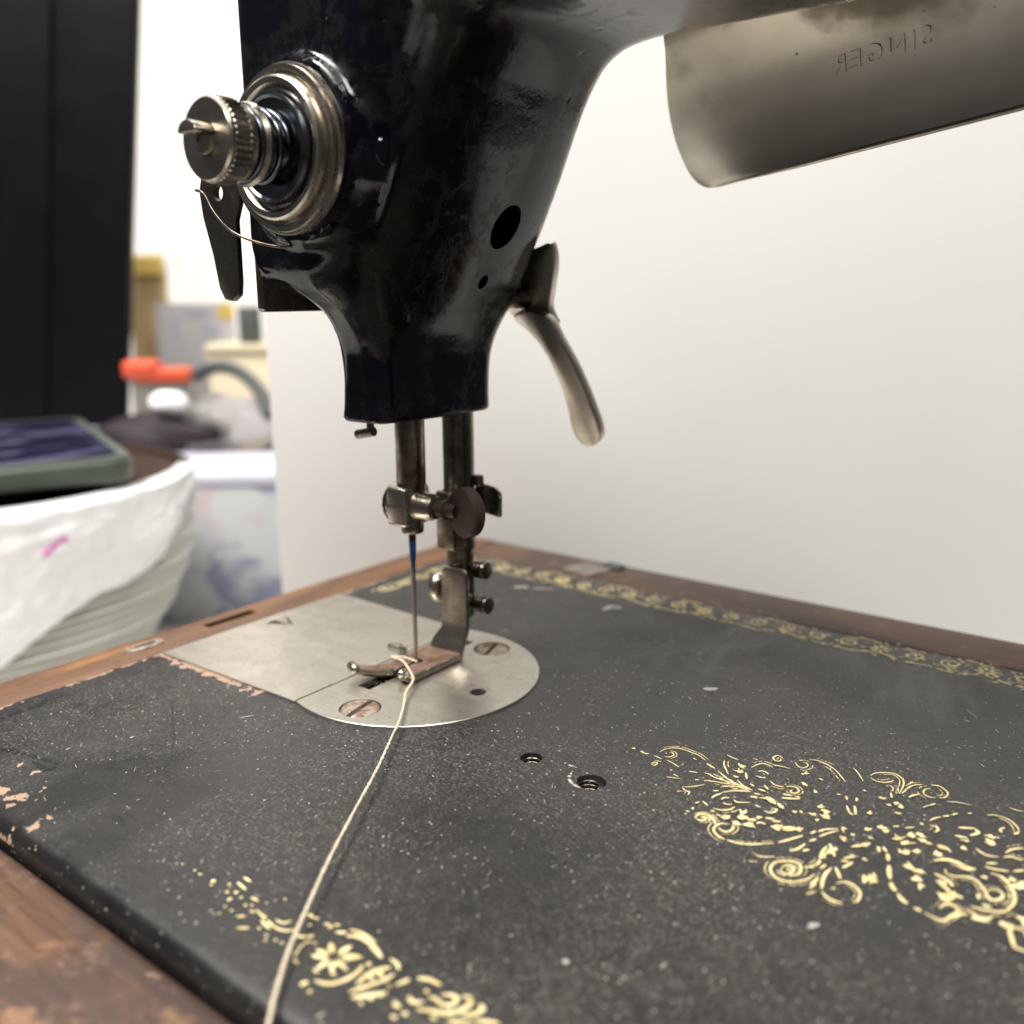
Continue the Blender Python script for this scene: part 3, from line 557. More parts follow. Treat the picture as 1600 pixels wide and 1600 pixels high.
# ------------------------------------------------------------------ gold transfers, laid on the bed at their real place
CROP = {'A': (980, 1150, 5.0), 'B': (1280, 1190, 5.0), 'C': (1060, 1270, 5.0), 'D': (1330, 1290, 5.926), 'E': (280, 1340, 6.154), 'G': (480, 1420, 5.0)}
def bedpt(c, x, y): ox, oy, s = CROP[c]; P = on('z', 0.0, ox+x/s, oy+y/s); return np.array([P[0], P[1]])
class Decal:
    def __init__(s): s.V = []; s.F = []; s.k = 0
    @property
    def z(s): return 0.04+(s.k % 80)*0.002
    def stroke(s, pts, w, taper=0.55, n=5, gaps=0.0):
        s.k += 1
        P = catmull(pts, n) if len(pts) > 2 else [np.array(p, float) for p in catmull(pts, 4)]
        m = len(P); prev = None
        for i, p in enumerate(P):
            d = P[min(i+1, m-1)]-P[max(i-1, 0)]; L = np.hypot(*d)+1e-9; nn = np.array([-d[1], d[0]])/L
            t = i/(m-1); ww = w*(taper+(1-taper)*min(1, 4*min(t, 1-t)))*(0.85+0.3*random.random())/2
            b = len(s.V); s.V += [(*(p+nn*ww), s.z), (*(p-nn*ww), s.z)]
            if prev is not None and random.random() >= gaps: s.F.append((prev, prev+1, b+1, b))
            prev = b
    def blob(s, c, rx, ry, ang=0, n=9, jag=0.25):
        s.k += 1; b = len(s.V); ca, sa = math.cos(ang), math.sin(ang)
        for k in range(n):
            q = 2*math.pi*k/n; e = 1+jag*(random.random()-0.5)*2; x, y = rx*e*math.cos(q), ry*e*math.sin(q); s.V.append((c[0]+x*ca-y*sa, c[1]+x*sa+y*ca, s.z))
        s.F.append(tuple(range(b, b+n)))
    def leaf(s, c, L, wd, ang): 
        s.k += 1; b = len(s.V); ca, sa = math.cos(ang), math.sin(ang)
        for x, y in ((0, 0), (0.35*L, wd*0.5), (0.7*L, wd*0.42), (L, 0), (0.7*L, -wd*0.3), (0.35*L, -wd*0.45)): s.V.append((c[0]+x*ca-y*sa, c[1]+x*sa+y*ca, s.z))
        s.F.append(tuple(range(b, b+6)))
    def spiral(s, c, r, turns, a0, w, sgn=1, gaps=0.0):
        s.stroke([(c[0]+r*(1-0.8*t)*math.cos(a0+sgn*t*turns*2*math.pi), c[1]+r*(1-0.8*t)*math.sin(a0+sgn*t*turns*2*math.pi)) for t in np.linspace(0, 1, int(10*turns)+2)], w, 0.7, 3, gaps)
    def build(s, name, parent):
        o = mesh_obj(name, s.V, s.F, M['gold'], parent)
        bm = bmesh.new(); bm.from_mesh(o.data)
        for f in bm.faces:
            f.normal_update()
            if f.normal.z < 0: f.normal_flip()
        bm.to_mesh(o.data); bm.free(); return o
STROKES = '''
A .30 255,125 300,102 370,95 430,103 500,128 560,152 610,190
A .32 290,160 330,165 362,152 355,132 330,128
A .30 210,155 270,180
A .30 310,190 350,210 405,245
A .32 185,215 215,205 235,215 215,230 190,222
A .25 215,195 265,200
A .45 620,215 650,235 685,255
A .42 710,275 770,325 850,375 960,415
A .34 860,345 900,385 960,415
A .34 790,300 770,260 755,220 760,195
A .32 780,150 820,170 870,188
A .35 600,290 640,300 680,325 760,350 850,380
A .34 540,345 560,345
A .32 600,350 680,358 760,372 880,388
A .30 305,322 350,328 415,335
A .30 360,300 400,320
A .30 430,400 500,400 605,382
A .34 430,405 455,430 485,440 475,462
A .30 385,435 425,435
A .40 730,402 800,395 880,402 980,425
A .40 740,445 820,432 900,433 960,438
A .40 740,450 690,468 660,487
A .34 670,432 715,430
A .30 720,330 760,350
A .30 480,280 550,290
A .34 970,250 1010,230 1060,218 1110,235 1140,252
A .30 1130,228 1200,240 1270,258
A .34 1020,280 1060,278 1090,290 1105,305
A .34 1015,318 1045,328 1085,332
A .40 925,290 935,340
A .36 1215,180 1190,160 1160,160 1140,178 1165,200 1200,195 1195,180
A .34 1310,210 1335,240 1370,255 1410,240 1400,215 1370,210
A .30 1340,195 1375,195
A .30 1420,190 1480,195 1540,215 1590,240
A .36 1115,355 1150,385 1190,398 1225,400
A .40 1240,400 1290,400 1330,415 1340,440 1310,452 1275,440 1290,425
A .38 735,500 760,488 800,487
A .38 745,525 780,540 820,538
A .40 835,505 860,522 960,525
A .44 670,570 740,585 800,580 840,560
A .42 590,515 630,550
A .42 530,530 565,520
A .60 960,480 1020,485
A .50 1030,490 1090,495 1120,520 1160,535
A .50 990,455 1040,462
A .60 1080,480 1130,505 1160,540
A .80 1175,530 1220,575
A .45 1000,545 1040,565
A .45 1070,590 1110,605 1150,600 1165,580 1130,570
A .50 530,640 550,620 590,615 650,630 680,665 690,690
A .50 535,650 570,665 610,660 600,640 570,640
A .50 1025,420 1080,440
A .50 960,380 990,400
A .40 1070,390 1100,425
A .55 1215,460 1290,475
A .55 1205,490 1260,495 1350,500
A .55 1310,480 1350,490
A .50 1010,685 1040,675 1080,690
A .70 1080,640 1150,650
A .60 1130,665 1200,670
C .55 130,45 150,22 190,15 240,25 275,60 290,92
C .52 150,55 185,68 210,50 180,35
C .55 395,92 340,85 295,100 275,135 300,175 340,200 365,210
C .55 310,120 350,145 400,145 432,115 415,100
C .58 380,215 450,235 540,248 640,245 745,238
C .60 780,235 870,210 970,180
C .60 810,115 900,118 950,150
C .55 810,135 900,140
C .40 595,330 660,345 755,345
C .26 545,380 620,385
C .50 1030,165 1070,148
C .42 1090,150 1150,132 1250,128
C .45 1100,190 1160,165 1250,140
C .55 1020,225 1075,208
C .60 870,300 930,285 990,245
C .60 970,300 1020,290
C .55 800,440 840,415 890,425 900,450 860,480 810,470 800,445
C .52 840,450 880,440
C .60 860,485 920,490 955,460 950,410 900,385 830,380 760,390 720,430 730,480 780,520 850,540 930,540 1010,520 1065,485
C .62 980,425 1040,425 1095,395 1105,370
C .62 1105,365 1125,310 1160,265
C .70 1180,245 1200,290 1220,345
C .60 1195,435 1150,480 1125,540 1118,600
C .50 1120,620 1160,665 1220,695 1280,710
C .50 1235,555 1290,545 1350,560 1400,600 1420,640 1400,690 1360,705
C .50 1195,600 1225,590
C .60 1110,440 1150,410
C .60 1225,430 1250,480 1265,520
C .60 1280,435 1320,415 1360,390
C .60 1270,380 1330,385
C .60 1290,360 1390,345
C .70 1450,490 1450,550
C .70 1530,475 1500,560
C .40 1000,640 1070,620
C .60 1030,600 1060,550 1090,515
C .60 1265,185 1300,230
C .50 1350,270 1420,262 1500,240
B .26 0,10 50,25 90,45 130,75 170,120 205,165
B .40 0,135 30,152
B .26 265,55 300,90 345,160
B .34 400,115 440,95 520,92 590,100 640,130 660,165 650,210 625,255
B .34 400,130 440,155 500,168 560,162 580,152
B .34 645,255 690,215 740,190 805,185
B .36 690,190 730,160
B .45 700,285 740,268 785,262
B .34 870,190 930,195 980,225 1005,255 985,285 940,292
B .34 905,290 850,280 815,255 825,225 870,215
B .22 540,190 570,205 575,230 555,240
B .40 560,250 565,290
B .30 1000,320 1080,325 1180,345
B .40 850,352 910,335
B .24 810,365 850,350
B .38 865,470 900,450 950,440
B .45 965,435 1015,430
B .30 1030,425 1080,412
B .40 1160,412 1195,412
B .34 1310,425 1360,425 1430,440 1500,475 1550,525 1560,565
B .55 1520,575 1560,560
B .45 1410,530 1450,515
B .50 1410,530 1425,555
B .24 1485,360 1540,380 1600,390
B .45 210,270 218,300
B .42 215,345 235,395 265,420
B .55 278,350 285,415
B .50 295,285 290,310
B .40 175,520 195,555
B .45 250,670 300,655 360,660 400,640
B .60 460,665 465,710
B .55 505,670 525,710
B .70 535,730 540,780
B .40 575,510 625,505
B .40 670,520 745,515
B .50 1220,680 1300,730 1400,748
B .50 1455,715 1500,690 1560,680 1600,680
B .50 1440,748 1500,745 1560,765 1600,765
B .60 1060,580 1160,600
B .60 1085,518 1220,525
B .70 1220,530 1240,560 1180,580
B .55 865,505 910,510 930,535 900,555
B .60 900,775 1000,770 1100,790
B .60 920,660 980,670 1030,710
B .60 900,710 945,745
D .62 250,200 260,250
D .62 295,200 325,245
D .70 335,265 345,325
D .80 350,370 350,430 360,500
D .80 365,530 385,580 415,610
D .80 430,635 470,690 520,730
D .70 580,765 650,800
D .60 680,815 760,855 850,885 930,840 985,805 980,770 920,735 860,735 820,770
D .60 940,850 1010,825 1080,830
D .60 870,410 880,445 960,475 1070,480 1150,510 1210,570 1240,615 1260,660 1310,695 1380,685 1405,650 1370,610 1300,595 1250,620
D .66 1290,445 1390,480 1460,550 1510,640 1500,730 1430,800
D .60 1100,755 1180,775 1280,795 1400,805 1470,780
D .60 1210,735 1300,765
D .60 1235,385 1330,410 1460,430
D .60 1250,355 1350,355
D .60 1500,430 1600,420
D .90 770,330 860,320 950,335 1060,385 1150,410
D .70 970,375 1060,410 1150,405
D .80 770,450 850,490 910,530 940,570
D .80 810,540 880,590 900,620
D .80 820,680 900,690 960,650 900,610
D .80 970,650 1030,680
D .60 1170,640 1180,690
'''
BLOBS = '''
A 860,690 .9 .7
A 900,640 1.1 .7
A 940,700 1.0 .55
A 905,605 .8 .5
A 960,660 .7 .5
A 775,640 .75 .75
A 720,622 .35 .3
A 880,280 .8 .5
A 900,240 .8 .45
A 850,320 .45 .3
A 1385,380 .6 .5
A 1400,295 .6 .3
A 1370,300 .3 .3
A 1475,440 .4 .4
A 1160,720 .9 .6
A 1250,720 1.2 .5
A 1340,735 .5 .6
A 1445,615 .5 .5
A 1510,560 .55 .6
A 1550,595 .6 .5
A 1550,640 .9 .45
A 1480,660 .4 .5
A 1305,598 .35 .35
A 1355,598 .3 .3
A 1025,645 .4 .5
A 50,105 .5 .25
A 115,125 .5 .25
A 150,140 .3 .3
A 525,180 .3 .15
A 1010,185 .4 .15
A 510,570 .3 .3
A 475,590 .3 .2
A 665,590 .4 .3
A 540,345 .3 .2
A 340,270 .2 .2
B 15,360 .4 .4
B 50,395 .5 .35
B 45,440 .9 .35
B 350,230 .25 .25
B 150,262 .3 .2
B 490,290 .5 .4
B 545,345 .4 .25
B 600,335 .5 .5
B 640,360 .5 .6
B 610,410 .5 .3
B 390,410 .5 .4
B 485,515 .7 .5
B 520,545 .6 .45
B 375,530 .5 .4
B 190,525 .4 .5
B 190,605 .45 .6
B 265,575 .35 .35
B 405,598 .4 .25
B 800,490 .4 .25
B 30,740 .35 1.0
B 100,700 .5 1.2
B 265,745 .5 .3
B 350,770 .35 .35
B 1340,590 .8 .5
B 1345,640 .55 .9
B 1120,680 .5 .5
B 1150,625 .5 .4
D 440,130 1.0 .4
D 500,170 .9 .5
D 560,105 .7 .6
D 640,95 .8 .5
D 665,140 .8 .6
D 500,250 1.0 .6
D 600,240 .7 .6
D 540,390 1.2 .5
D 620,420 1.2 .6
D 610,500 .9 .7
D 640,570 .4 .8
D 800,270 .7 .7
D 850,210 .8 .5
D 850,540 .7 .6
D 840,660 .8 .5
D 930,650 .9 .6
D 1200,870 1.4 .8
D 1420,930 .9 1.0
D 1490,510 .5 .5
D 1580,560 1.0 1.4
D 120,510 .4 .9
D 190,500 .5 1.2
D 1240,490 .4 .5
'''
md = Decal()
pts_med = []
for ln in STROKES.strip().splitlines():
    k = ln.split(); P = [bedpt(k[0], *map(float, q.split(','))) for q in k[2:]]
    md.stroke(P, float(k[1])*0.80, 0.45, 5, 0.0); pts_med.append((P, float(k[1])))
    if len(P) > 3:
        o_ = (0.55+0.35*random.random())*random.choice([-1, 1]); Q = []
        for a_, b_, c_ in zip([P[0]]+P[:-1], P, P[1:]+[P[-1]]):
            d_ = c_-a_; Q.append(b_+np.array([-d_[1], d_[0]])/(np.hypot(*d_)+1e-9)*o_)
        md.stroke(Q[1:], 0.16, 0.4, 5, 0.22)
for ln in BLOBS.strip().splitlines():
    c, xy, a, b = ln.split(); p = bedpt(c, *map(float, xy.split(','))); a, b = float(a)*1.1, float(b)*1.2
    md.blob(p, a*.72, b*.72, random.uniform(-.3, .8), 10, 0.42)
    for q in range(3): md.leaf(p+np.array([random.uniform(-.5, .5)*a, random.uniform(-.5, .5)*b]), a*random.uniform(.8, 1.5), b*random.uniform(.45, .8), random.uniform(-.5, 3.6))
md.build('gold_medallion', bed)
# the medallion's other half runs on past the frame: the same scrolls mirrored about its middle
mm = Decal(); XM = 121.0
for P, wd in pts_med:
    Q = [np.array([2*XM-p[0], p[1]]) for p in P]
    if min(q[0] for q in Q) > 124: mm.stroke(Q, wd*0.92, 0.45, 5, 0.03)
mm.build('gold_medallion', bed)

FR_ST = '''
E .42 740,505 800,560 880,640 960,690 1050,705 1150,690
E .38 930,600 1000,630 1080,610
E .42 1230,545 1330,600
E .50 1110,745 1200,765 1290,750
E .40 1110,960 1160,870 1230,810 1320,830
E .45 1100,980 1140,1020
E .45 560,240 640,310
E .40 620,190 690,235
E .38 550,570 640,570
E .38 550,680 670,680
E .45 790,610 870,690
E .40 690,385 760,420
G .55 10,45 90,80
G .50 130,120 260,130
G .50 220,185 310,190
G .80 310,215 400,220 480,260 540,330 580,385
G .50 330,165 430,195 530,265
G .60 60,565 170,590 290,560 390,500 435,440
G .55 650,395 700,430 715,480
G .70 460,440 500,430
G .75 390,590 470,520 560,480 650,460
G .60 330,655 460,610 600,560 680,510
G .75 350,700 480,680 620,660
G .60 690,600 800,555
G .65 865,545 960,560 1040,600
G .60 790,690 830,735 910,730
G .60 1050,680 1110,675 1170,700 1140,750 1060,750 990,700 950,700
G .75 860,790 960,800 1080,820 1190,800 1270,750 1270,700 1210,690
G .70 1210,835 1300,830 1370,790 1350,750
G .60 1090,885 1180,890 1300,900
G .60 1310,880 1420,890 1500,905
'''
FR_BL = '''
E 30,65 .35 .25
E 150,130 .5 .3
E 195,165 .5 .3
E 320,230 .7 .5
E 310,270 .5 .4
E 480,260 .4 .4
E 460,340 .6 .4
E 550,340 .6 .4
E 590,390 .5 .3
E 480,410 .4 .7
E 440,480 .4 .3
E 500,520 .4 .3
E 390,545 .3 .3
E 640,465 .5 .3
E 700,465 .4 .3
E 700,525 .7 .4
E 600,570 .6 .3
E 820,580 .5 .3
E 840,760 .4 .3
E 920,800 .6 .3
E 830,810 .4 .3
E 990,830 .5 .2
E 1020,410 .4 .3
E 840,445 .3 .2
E 770,680 .4 .3
E 1460,660 .7 .4
E 1200,1210 .9 .6
G 180,145 .7 .4
G 20,130 .4 .4
G 30,215 .5 .4
G 550,500 1.4 .6
G 500,540 1.2 .5
G 470,690 1.6 .5
G 560,670 1.0 .4
G 420,740 .8 .3
G 300,475 .7 .3
G 190,510 .9 .35
G 70,490 .8 .35
G 930,650 .6 .4
G 640,610 .5 .3
G 700,760 1.0 .5
G 670,855 .7 .5
G 770,825 .7 .5
G 990,860 .8 .4
G 20,650 .6 .4
'''
fd = Decal()
for ln in FR_ST.strip().splitlines():
    k = ln.split(); fd.stroke([bedpt(k[0], *map(float, q.split(','))) for q in k[2:]], float(k[1])*0.95, 0.5, 5, 0.02)
for ln in FR_BL.strip().splitlines():
    c, xy, a, b = ln.split(); p = bedpt(c, *map(float, xy.split(','))); a, b = float(a)*.75, float(b)*.8
    for q in range(2): fd.blob(p+np.array([random.uniform(-.3, .3)*a, random.uniform(-.3, .3)*b]), a*random.uniform(.5, .8), b*random.uniform(.55, .85), random.uniform(-.6, .6), 8, 0.3)
fc = bedpt('G', 200, 385)
for tip in ((185, 265), (355, 290), (435, 385), (300, 475), (190, 505), (70, 480), (30, 370), (70, 320), (110, 420)):
    q = bedpt('G', *tip); d = q-fc; L = np.hypot(*d); a = math.atan2(d[1], d[0]); fd.leaf(fc+d*0.22, L*0.8, L*0.34, a)
fd.build('gold_border', bed)
# border along the back and round the left corner, and its run past the frame in front
def border(x0, x1, yb, seed, vertical=False, dens=1.0, half=5.0):
    random.seed(seed); D = Decal(); x = x0
    def T(u, v): return np.array([yb+v, u]) if vertical else np.array([u, yb+v])
    k = 0
    while x < x1:
        L = 23; s = 1 if k % 2 else -1
        D.stroke([T(x, -half*.6), T(x+L*.25, -half*.75), T(x+L*.5, -half*.35), T(x+L*.75, -half*.65), T(x+L, -half*.6)], .5, .8, 6, 0.16)
        c = T(x+L*.5, 0.6)
        for q in range(8): D.leaf(c+np.array([math.cos(q*math.pi/4+.2), math.sin(q*math.pi/4+.2)])*.5, 2.2, .8, q*math.pi/4+.2)
        D.spiral(T(x+L*.18, .8), 2.6, 1.4, s*1.2, .55, s, .04); D.spiral(T(x+L*.82, .4), 2.4, 1.4, 2.0*s, .55, -s, .04)
        for q in range(int(30*dens)):
            D.leaf(T(x+random.uniform(0, L), random.uniform(-half*.8, half*.8)), random.uniform(.8, 2.2), random.uniform(.3, .75), random.uniform(-.7, .7)+(math.pi if random.random() < .5 else 0))
        for q in range(int(22*dens)): D.blob(T(x+random.uniform(0, L), random.uniform(-half, half)), random.uniform(.15, .5), random.uniform(.12, .32), random.uniform(0, 3))
        D.stroke([T(x+L*.1, half*.7), T(x+L*.3, half*.9), T(x+L*.55, half*.6)], .45, .5, 6, .08)
        x += L; k += 1
    return D
border(-46, 190, 74.6, 3, False, 1.1, 6.0).build('gold_border', bed)
border(34, 66, -48.5, 5, True, 0.35, 2.4).build('gold_border', bed)
border(84, 190, -76.5, 8).build('gold_border', bed)
# scuffs rubbed into the enamel: dark polished streaks and pale scrapes
def scuff(name, mat, items):
    D = Decal()
    for wd, gaps, pts in items: D.stroke([on('z', 0, *q)[:2] for q in pts], wd, 0.25, 8, gaps)
    o = D.build(name, bed); o['kind'] = 'stuff'; o.data.materials.clear(); o.data.materials.append(mat); return o
M['rub'] = m_plain('rubbed_black_enamel', (0.009, 0.009, 0.010), 0.36, 0.3, 300); M['scrape'] = m_plain('pale_scrape', (0.33, 0.32, 0.29), 0.7, 0.3, 500)
scuff('dark_scuff', M['rub'], [(1.0, .25, [(-20, 1166), (30, 1176), (62, 1184), (92, 1194)]), (1.0, .1, [(50, 1190), (75, 1202), (88, 1198)]), (1.3, .1, [(172, 1272), (185, 1280), (197, 1290)]), (.6, .1, [(192, 1268), (204, 1274), (214, 1281)]), (.45, .05, [(268, 1092), (270, 1125), (271, 1150), (268, 1182)]), (1.5, .25, [(-10, 1126), (30, 1112), (60, 1102), (78, 1090)]), (.5, 0, [(505, 1330), (480, 1395), (462, 1430)]), (.35, .1, [(1000, 968), (1012, 975), (1020, 985)])])
scuff('pale_scuff', M['scrape'], [(1.5, 0, [(802, 919), (814, 917), (826, 919)]), (1.0, .1, [(832, 919), (848, 920), (866, 921)]), (2.0, .3, [(940, 955), (955, 948), (972, 951)]), (.22, 0, [(372, 1122), (384, 1120), (397, 1118)]), (.3, 0, [(782, 985), (796, 986)]), (.25, 0, [(1090, 1022), (1097, 1020)]), (.22, .1, [(1510, 1108), (1520, 1117), (1526, 1121)]), (.6, .2, [(895, 1205), (889, 1216), (896, 1226), (908, 1232)]), (.5, .2, [(878, 1190), (890, 1196), (902, 1200)]), (.9, 0, [(878, 1502), (884, 1503), (889, 1504)]), (.9, .2, [(1262, 1452), (1272, 1445), (1280, 1448)]), (1.6, 0, [(1098, 1076), (1110, 1077), (1122, 1076)])])
random.seed(21)

# ------------------------------------------------------------------ wooden base round the bed
wb = thing('wooden_base', 'worn brown wooden base framing the black sewing machine bed', 'wooden base', (90, -3, TZ))
XO, YO0, YO1 = -69.0, -105.5, 100.0
oc = [(XO+9-9*math.cos(q), YO1-9+9*math.sin(q)) for q in np.linspace(0, math.pi/2, 9)]
lr = prism('side_rail', [(XO, YO0), (-55.75, YO0), (-55.75, YO1)]+oc[::-1], 'z', TZ, 0.05, M['wood_y'], wb, 0.9, 3)
boolean(lr, [box('cutter', (-64.6, -12, -9), (-61.4, 3, 5), None)])
box('back_rail', (-55.70, 81.2, TZ), (262, YO1, -0.15), M['wood_x'], wb, 0.8, 3)
box('front_rail', (-55.70, YO0, TZ), (262, -87.15, -3.2), M['wood_x'], wb, 2.2, 4)
box('side_rail', (262.2, YO0, TZ), (278, YO1, 0), M['wood_y'], wb, 0.8, 3)
oval = [(-63.0+2.2*math.cos(q)*1.0, -29.2+(2.6 if math.sin(q) > 0 else -2.6)+2.2*math.sin(q)) for q in np.linspace(0, 2*math.pi, 29)[:-1]]
kp = prism('catch_plate', oval, 'z', -1, 0.5, M['screw'], wb, 0.3, 2); box('slot_shade_strip', (-63.5, -32, 0.505), (-62.4, -26.4, 0.56), M['dark'], kp)  # slot is uncut: a near-black strip on the plate paints its shade
hp_ = prism('hinge_plate', [(-19, 84), (-7.5, 83), (-5.0, 94.5), (-16, 96.5)], 'z', -1, 0.35, M['nickel'], wb, 0.3, 2)
prism('hinge_knuckle', [(-10, 95.2), (-3.5, 93.9), (-3.0, 97.5), (-9.4, 98.8)], 'z', -1, 0.9, M['slate'], hp_, 0.3)

# ------------------------------------------------------------------ lamp shade behind the arm
lm = thing('sewing_lamp', 'curved nickel lamp shade with stamped lettering hanging behind the machine arm', 'lamp', (60, 38, 141))
SEC = [(59.5, 105.2), (58.9, 110), (56.8, 117.5), (52.8, 125.5), (46.2, 133.2), (38.5, 138.6), (32.5, 141)]
X0 = [33.6, 32.2, 30.4, 30.6, 33.6, 36.5, 38.0]
secd = catmull(SEC, 8); x0d = [float(v[0]) for v in catmull([(a, 0) for a in X0], 8)]
arcl = np.concatenate([[0], np.cumsum([np.hypot(*(b-a)) for a, b in zip(secd, secd[1:])])])
def shade_pt(s, v):
    """s: distance along the shade from its left edge (mm), v: arc length up from the lip"""
    y = np.interp(v, arcl, [p[0] for p in secd]); z = np.interp(v, arcl, [p[1] for p in secd]); x = np.interp(v, arcl, x0d)+s
    dx = x-33.0; return np.array([x, y-0.20*dx, z+0.118*dx])
def shade_n(s, v):
    a = shade_pt(s+.5, v)-shade_pt(s-.5, v); b = shade_pt(s, min(v+.5, arcl[-1]))-shade_pt(s, max(v-.5, 0)); n = np.cross(a, b); n /= np.linalg.norm(n); return n if n[1] < 0 else -n
ss = [0, .15, .5, 1, 2, 3, 4.5, 6, 8, 10, 12]+list(np.linspace(14, 135, 40)); vs = [0, .4, 1, 2, 3.2, 4.5, 6, 8]+list(np.linspace(10, arcl[-1], 26))
Rr = 6.0
def rnd(s, v):                                                          # rounded lower corner
    return (s+(Rr-math.sqrt(max(0, Rr*Rr-(Rr-v)**2)))*max(0, 1-s/30) if v < Rr else s, v)
G0 = {}; V = []; F = []
for side in (0, 1):
    for i, s in enumerate(ss):
        for j, v in enumerate(vs):
            s2, v2 = rnd(s, v); p = shade_pt(s2, v2); n = shade_n(s2, v2); G0[side, i, j] = len(V)
            e = math.exp(-((max(s, 0)/9.0)**2))*math.exp(-((v/9.0)**2)); p = p+n*(-2.2*e)            # the corner is bent back a little
            V.append(p-(n*0.7 if side else 0))
ni, nj = len(ss), len(vs)
for i in range(ni-1):
    for j in range(nj-1):
        F.append([G0[0, i, j], G0[0, i+1, j], G0[0, i+1, j+1], G0[0, i, j+1]]); F.append([G0[1, i, j], G0[1, i, j+1], G0[1, i+1, j+1], G0[1, i+1, j]])
for i in range(ni-1):
    for j in (0, nj-1): F.append([G0[0, i, j], G0[1, i, j], G0[1, i+1, j], G0[0, i+1, j]])
for j in range(nj-1):
    for i in (0, ni-1): F.append([G0[0, i, j], G0[0, i, j+1], G0[1, i, j+1], G0[1, i, j]])
shd = mesh_obj('lamp_shade', V, F, M['shade'], lm)
bm = bmesh.new(); bm.from_mesh(shd.data); bmesh.ops.recalc_face_normals(bm, faces=bm.faces); bm.to_mesh(shd.data); bm.free()
for p in shd.data.polygons: p.use_smooth = True
shd.data.set_sharp_from_angle(angle=math.radians(50))
lip = [shade_pt(s, 0.0)+shade_n(s, 0.3)*0.0 for s in np.linspace(9, 135, 60)]
tube('rolled_lip', lip, [0.1+0.42*min(1, i/8) for i in range(60)], M["lever"], shd, 10)
cu = bpy.data.curves.new('lettering', 'FONT'); cu.body = 'SINGER'; cu.size = 4.7; cu.space_character = 1.25; cu.extrude = 0.0; cu.resolution_u = 3
to = bpy.data.objects.new('lettering', cu); C.objects.link(to); bpy.context.view_layer.update()
tm = bpy.data.meshes.new_from_object(to.evaluated_get(bpy.context.evaluated_depsgraph_get())); bpy.data.objects.remove(to)
bm = bmesh.new(); bm.from_mesh(tm); bmesh.ops.triangulate(bm, faces=bm.faces)
tv = [v.co.copy() for v in bm.verts]; tf = [[v.index for v in f.verts] for f in bm.faces]
te = [(e.verts[0].index, e.verts[1].index) for e in bm.edges if len(e.link_faces) == 1]; bm.free()
wid = max(v.x for v in tv)
LV0, LS0 = 14.8, 39.0
def lay(v, h):                                                          # pressed from outside: mirrored and raised on the inner side
    s = LS0+(wid-v.x); q = LV0+v.y; return shade_pt(s, q)+shade_n(s, q)*h
V = [lay(v, 0.30) for v in tv]+[lay(v, -0.1) for v in tv]; nV = len(tv)
F = tf+[[a, b, nV+b, nV+a] for a, b in te]
lt = mesh_obj('stamped_lettering', V, F, M['shade'], shd)
bm = bmesh.new(); bm.from_mesh(lt.data); bmesh.ops.recalc_face_normals(bm, faces=bm.faces); bm.to_mesh(lt.data); bm.free()
tube('lamp_bracket', [(95, 45, 141), (95, 33, 146), (95, 26, 146)], [3, 3, 3], M['nickel_dark'], lm, 16)

# ------------------------------------------------------------------ thread from the presser foot across the bed
th = [(on('z', 2.4, 652, 1034)), on('z', 3.1, 630, 1027), on('z', 3.6, 612, 1026), on('z', 3.4, 628, 1032), on('z', 3.2, 637, 1043), on('z', 2.6, 645, 1058), on('z', 2.2, 644, 1066), on('z', 1.9, 634, 1082), on('z', 1.8, 631, 1100), on('z', 1.8, 625, 1123), on('z', 1.8, 613, 1150),
      on('z', 1.9, 590, 1200), on('z', 2.0, 562, 1252), on('z', 2.1, 536, 1300), on('z', 2.1, 512, 1347), on('z', 2.0, 490, 1395), on('z', 1.8, 470, 1440), on('z', 1.6, 452, 1482), on('z', 1.3, 438, 1525), on('z', 0.9, 428, 1560), on('z', 0.5, 420, 1598), on('z', -1.0, 412, 1650), on('z', -2.6, 405, 1720)]
pth = catmull(th, 10); V, F = [], []
ln_ = 0
plies = [[], []]
for i, p in enumerate(pth):
    if i: ln_ += np.linalg.norm(p-pth[i-1])
    d = Vector(pth[min(i+1, len(pth)-1)]-pth[max(i-1, 0)]).normalized(); a = d.cross(Vector((0, 0, 1))).normalized(); b = a.cross(d); ph = ln_*3.2
    wob = 0.05*mnoise.noise(Vector((ln_*0.5, 0, 0)))
    for k in (0, 1):
        q = ph+k*math.pi; plies[k].append(Vector(p)+(a*math.cos(q)+b*math.sin(q))*0.13+a*wob)
for k in (0, 1): tube_geo(plies[k], 0.18, 6, V, F)
for _ in range(420):                                                    # loose fibres
    i = random.randrange(30, len(pth)-2); p = Vector(pth[i]); e = Vector((random.gauss(0, 1), random.gauss(0, 1), abs(random.gauss(0, 1)))).normalized()*random.uniform(.3, .8)
    tube_geo([p, p+e*0.6+Vector((0, 0, .05)), p+e], 0.018, 3, V, F)
sew = mesh_obj('sewing_thread', V, F, M['thread'], None, smooth=True); tag(sew, 'beige thread running from the presser foot across the black bed', 'thread')

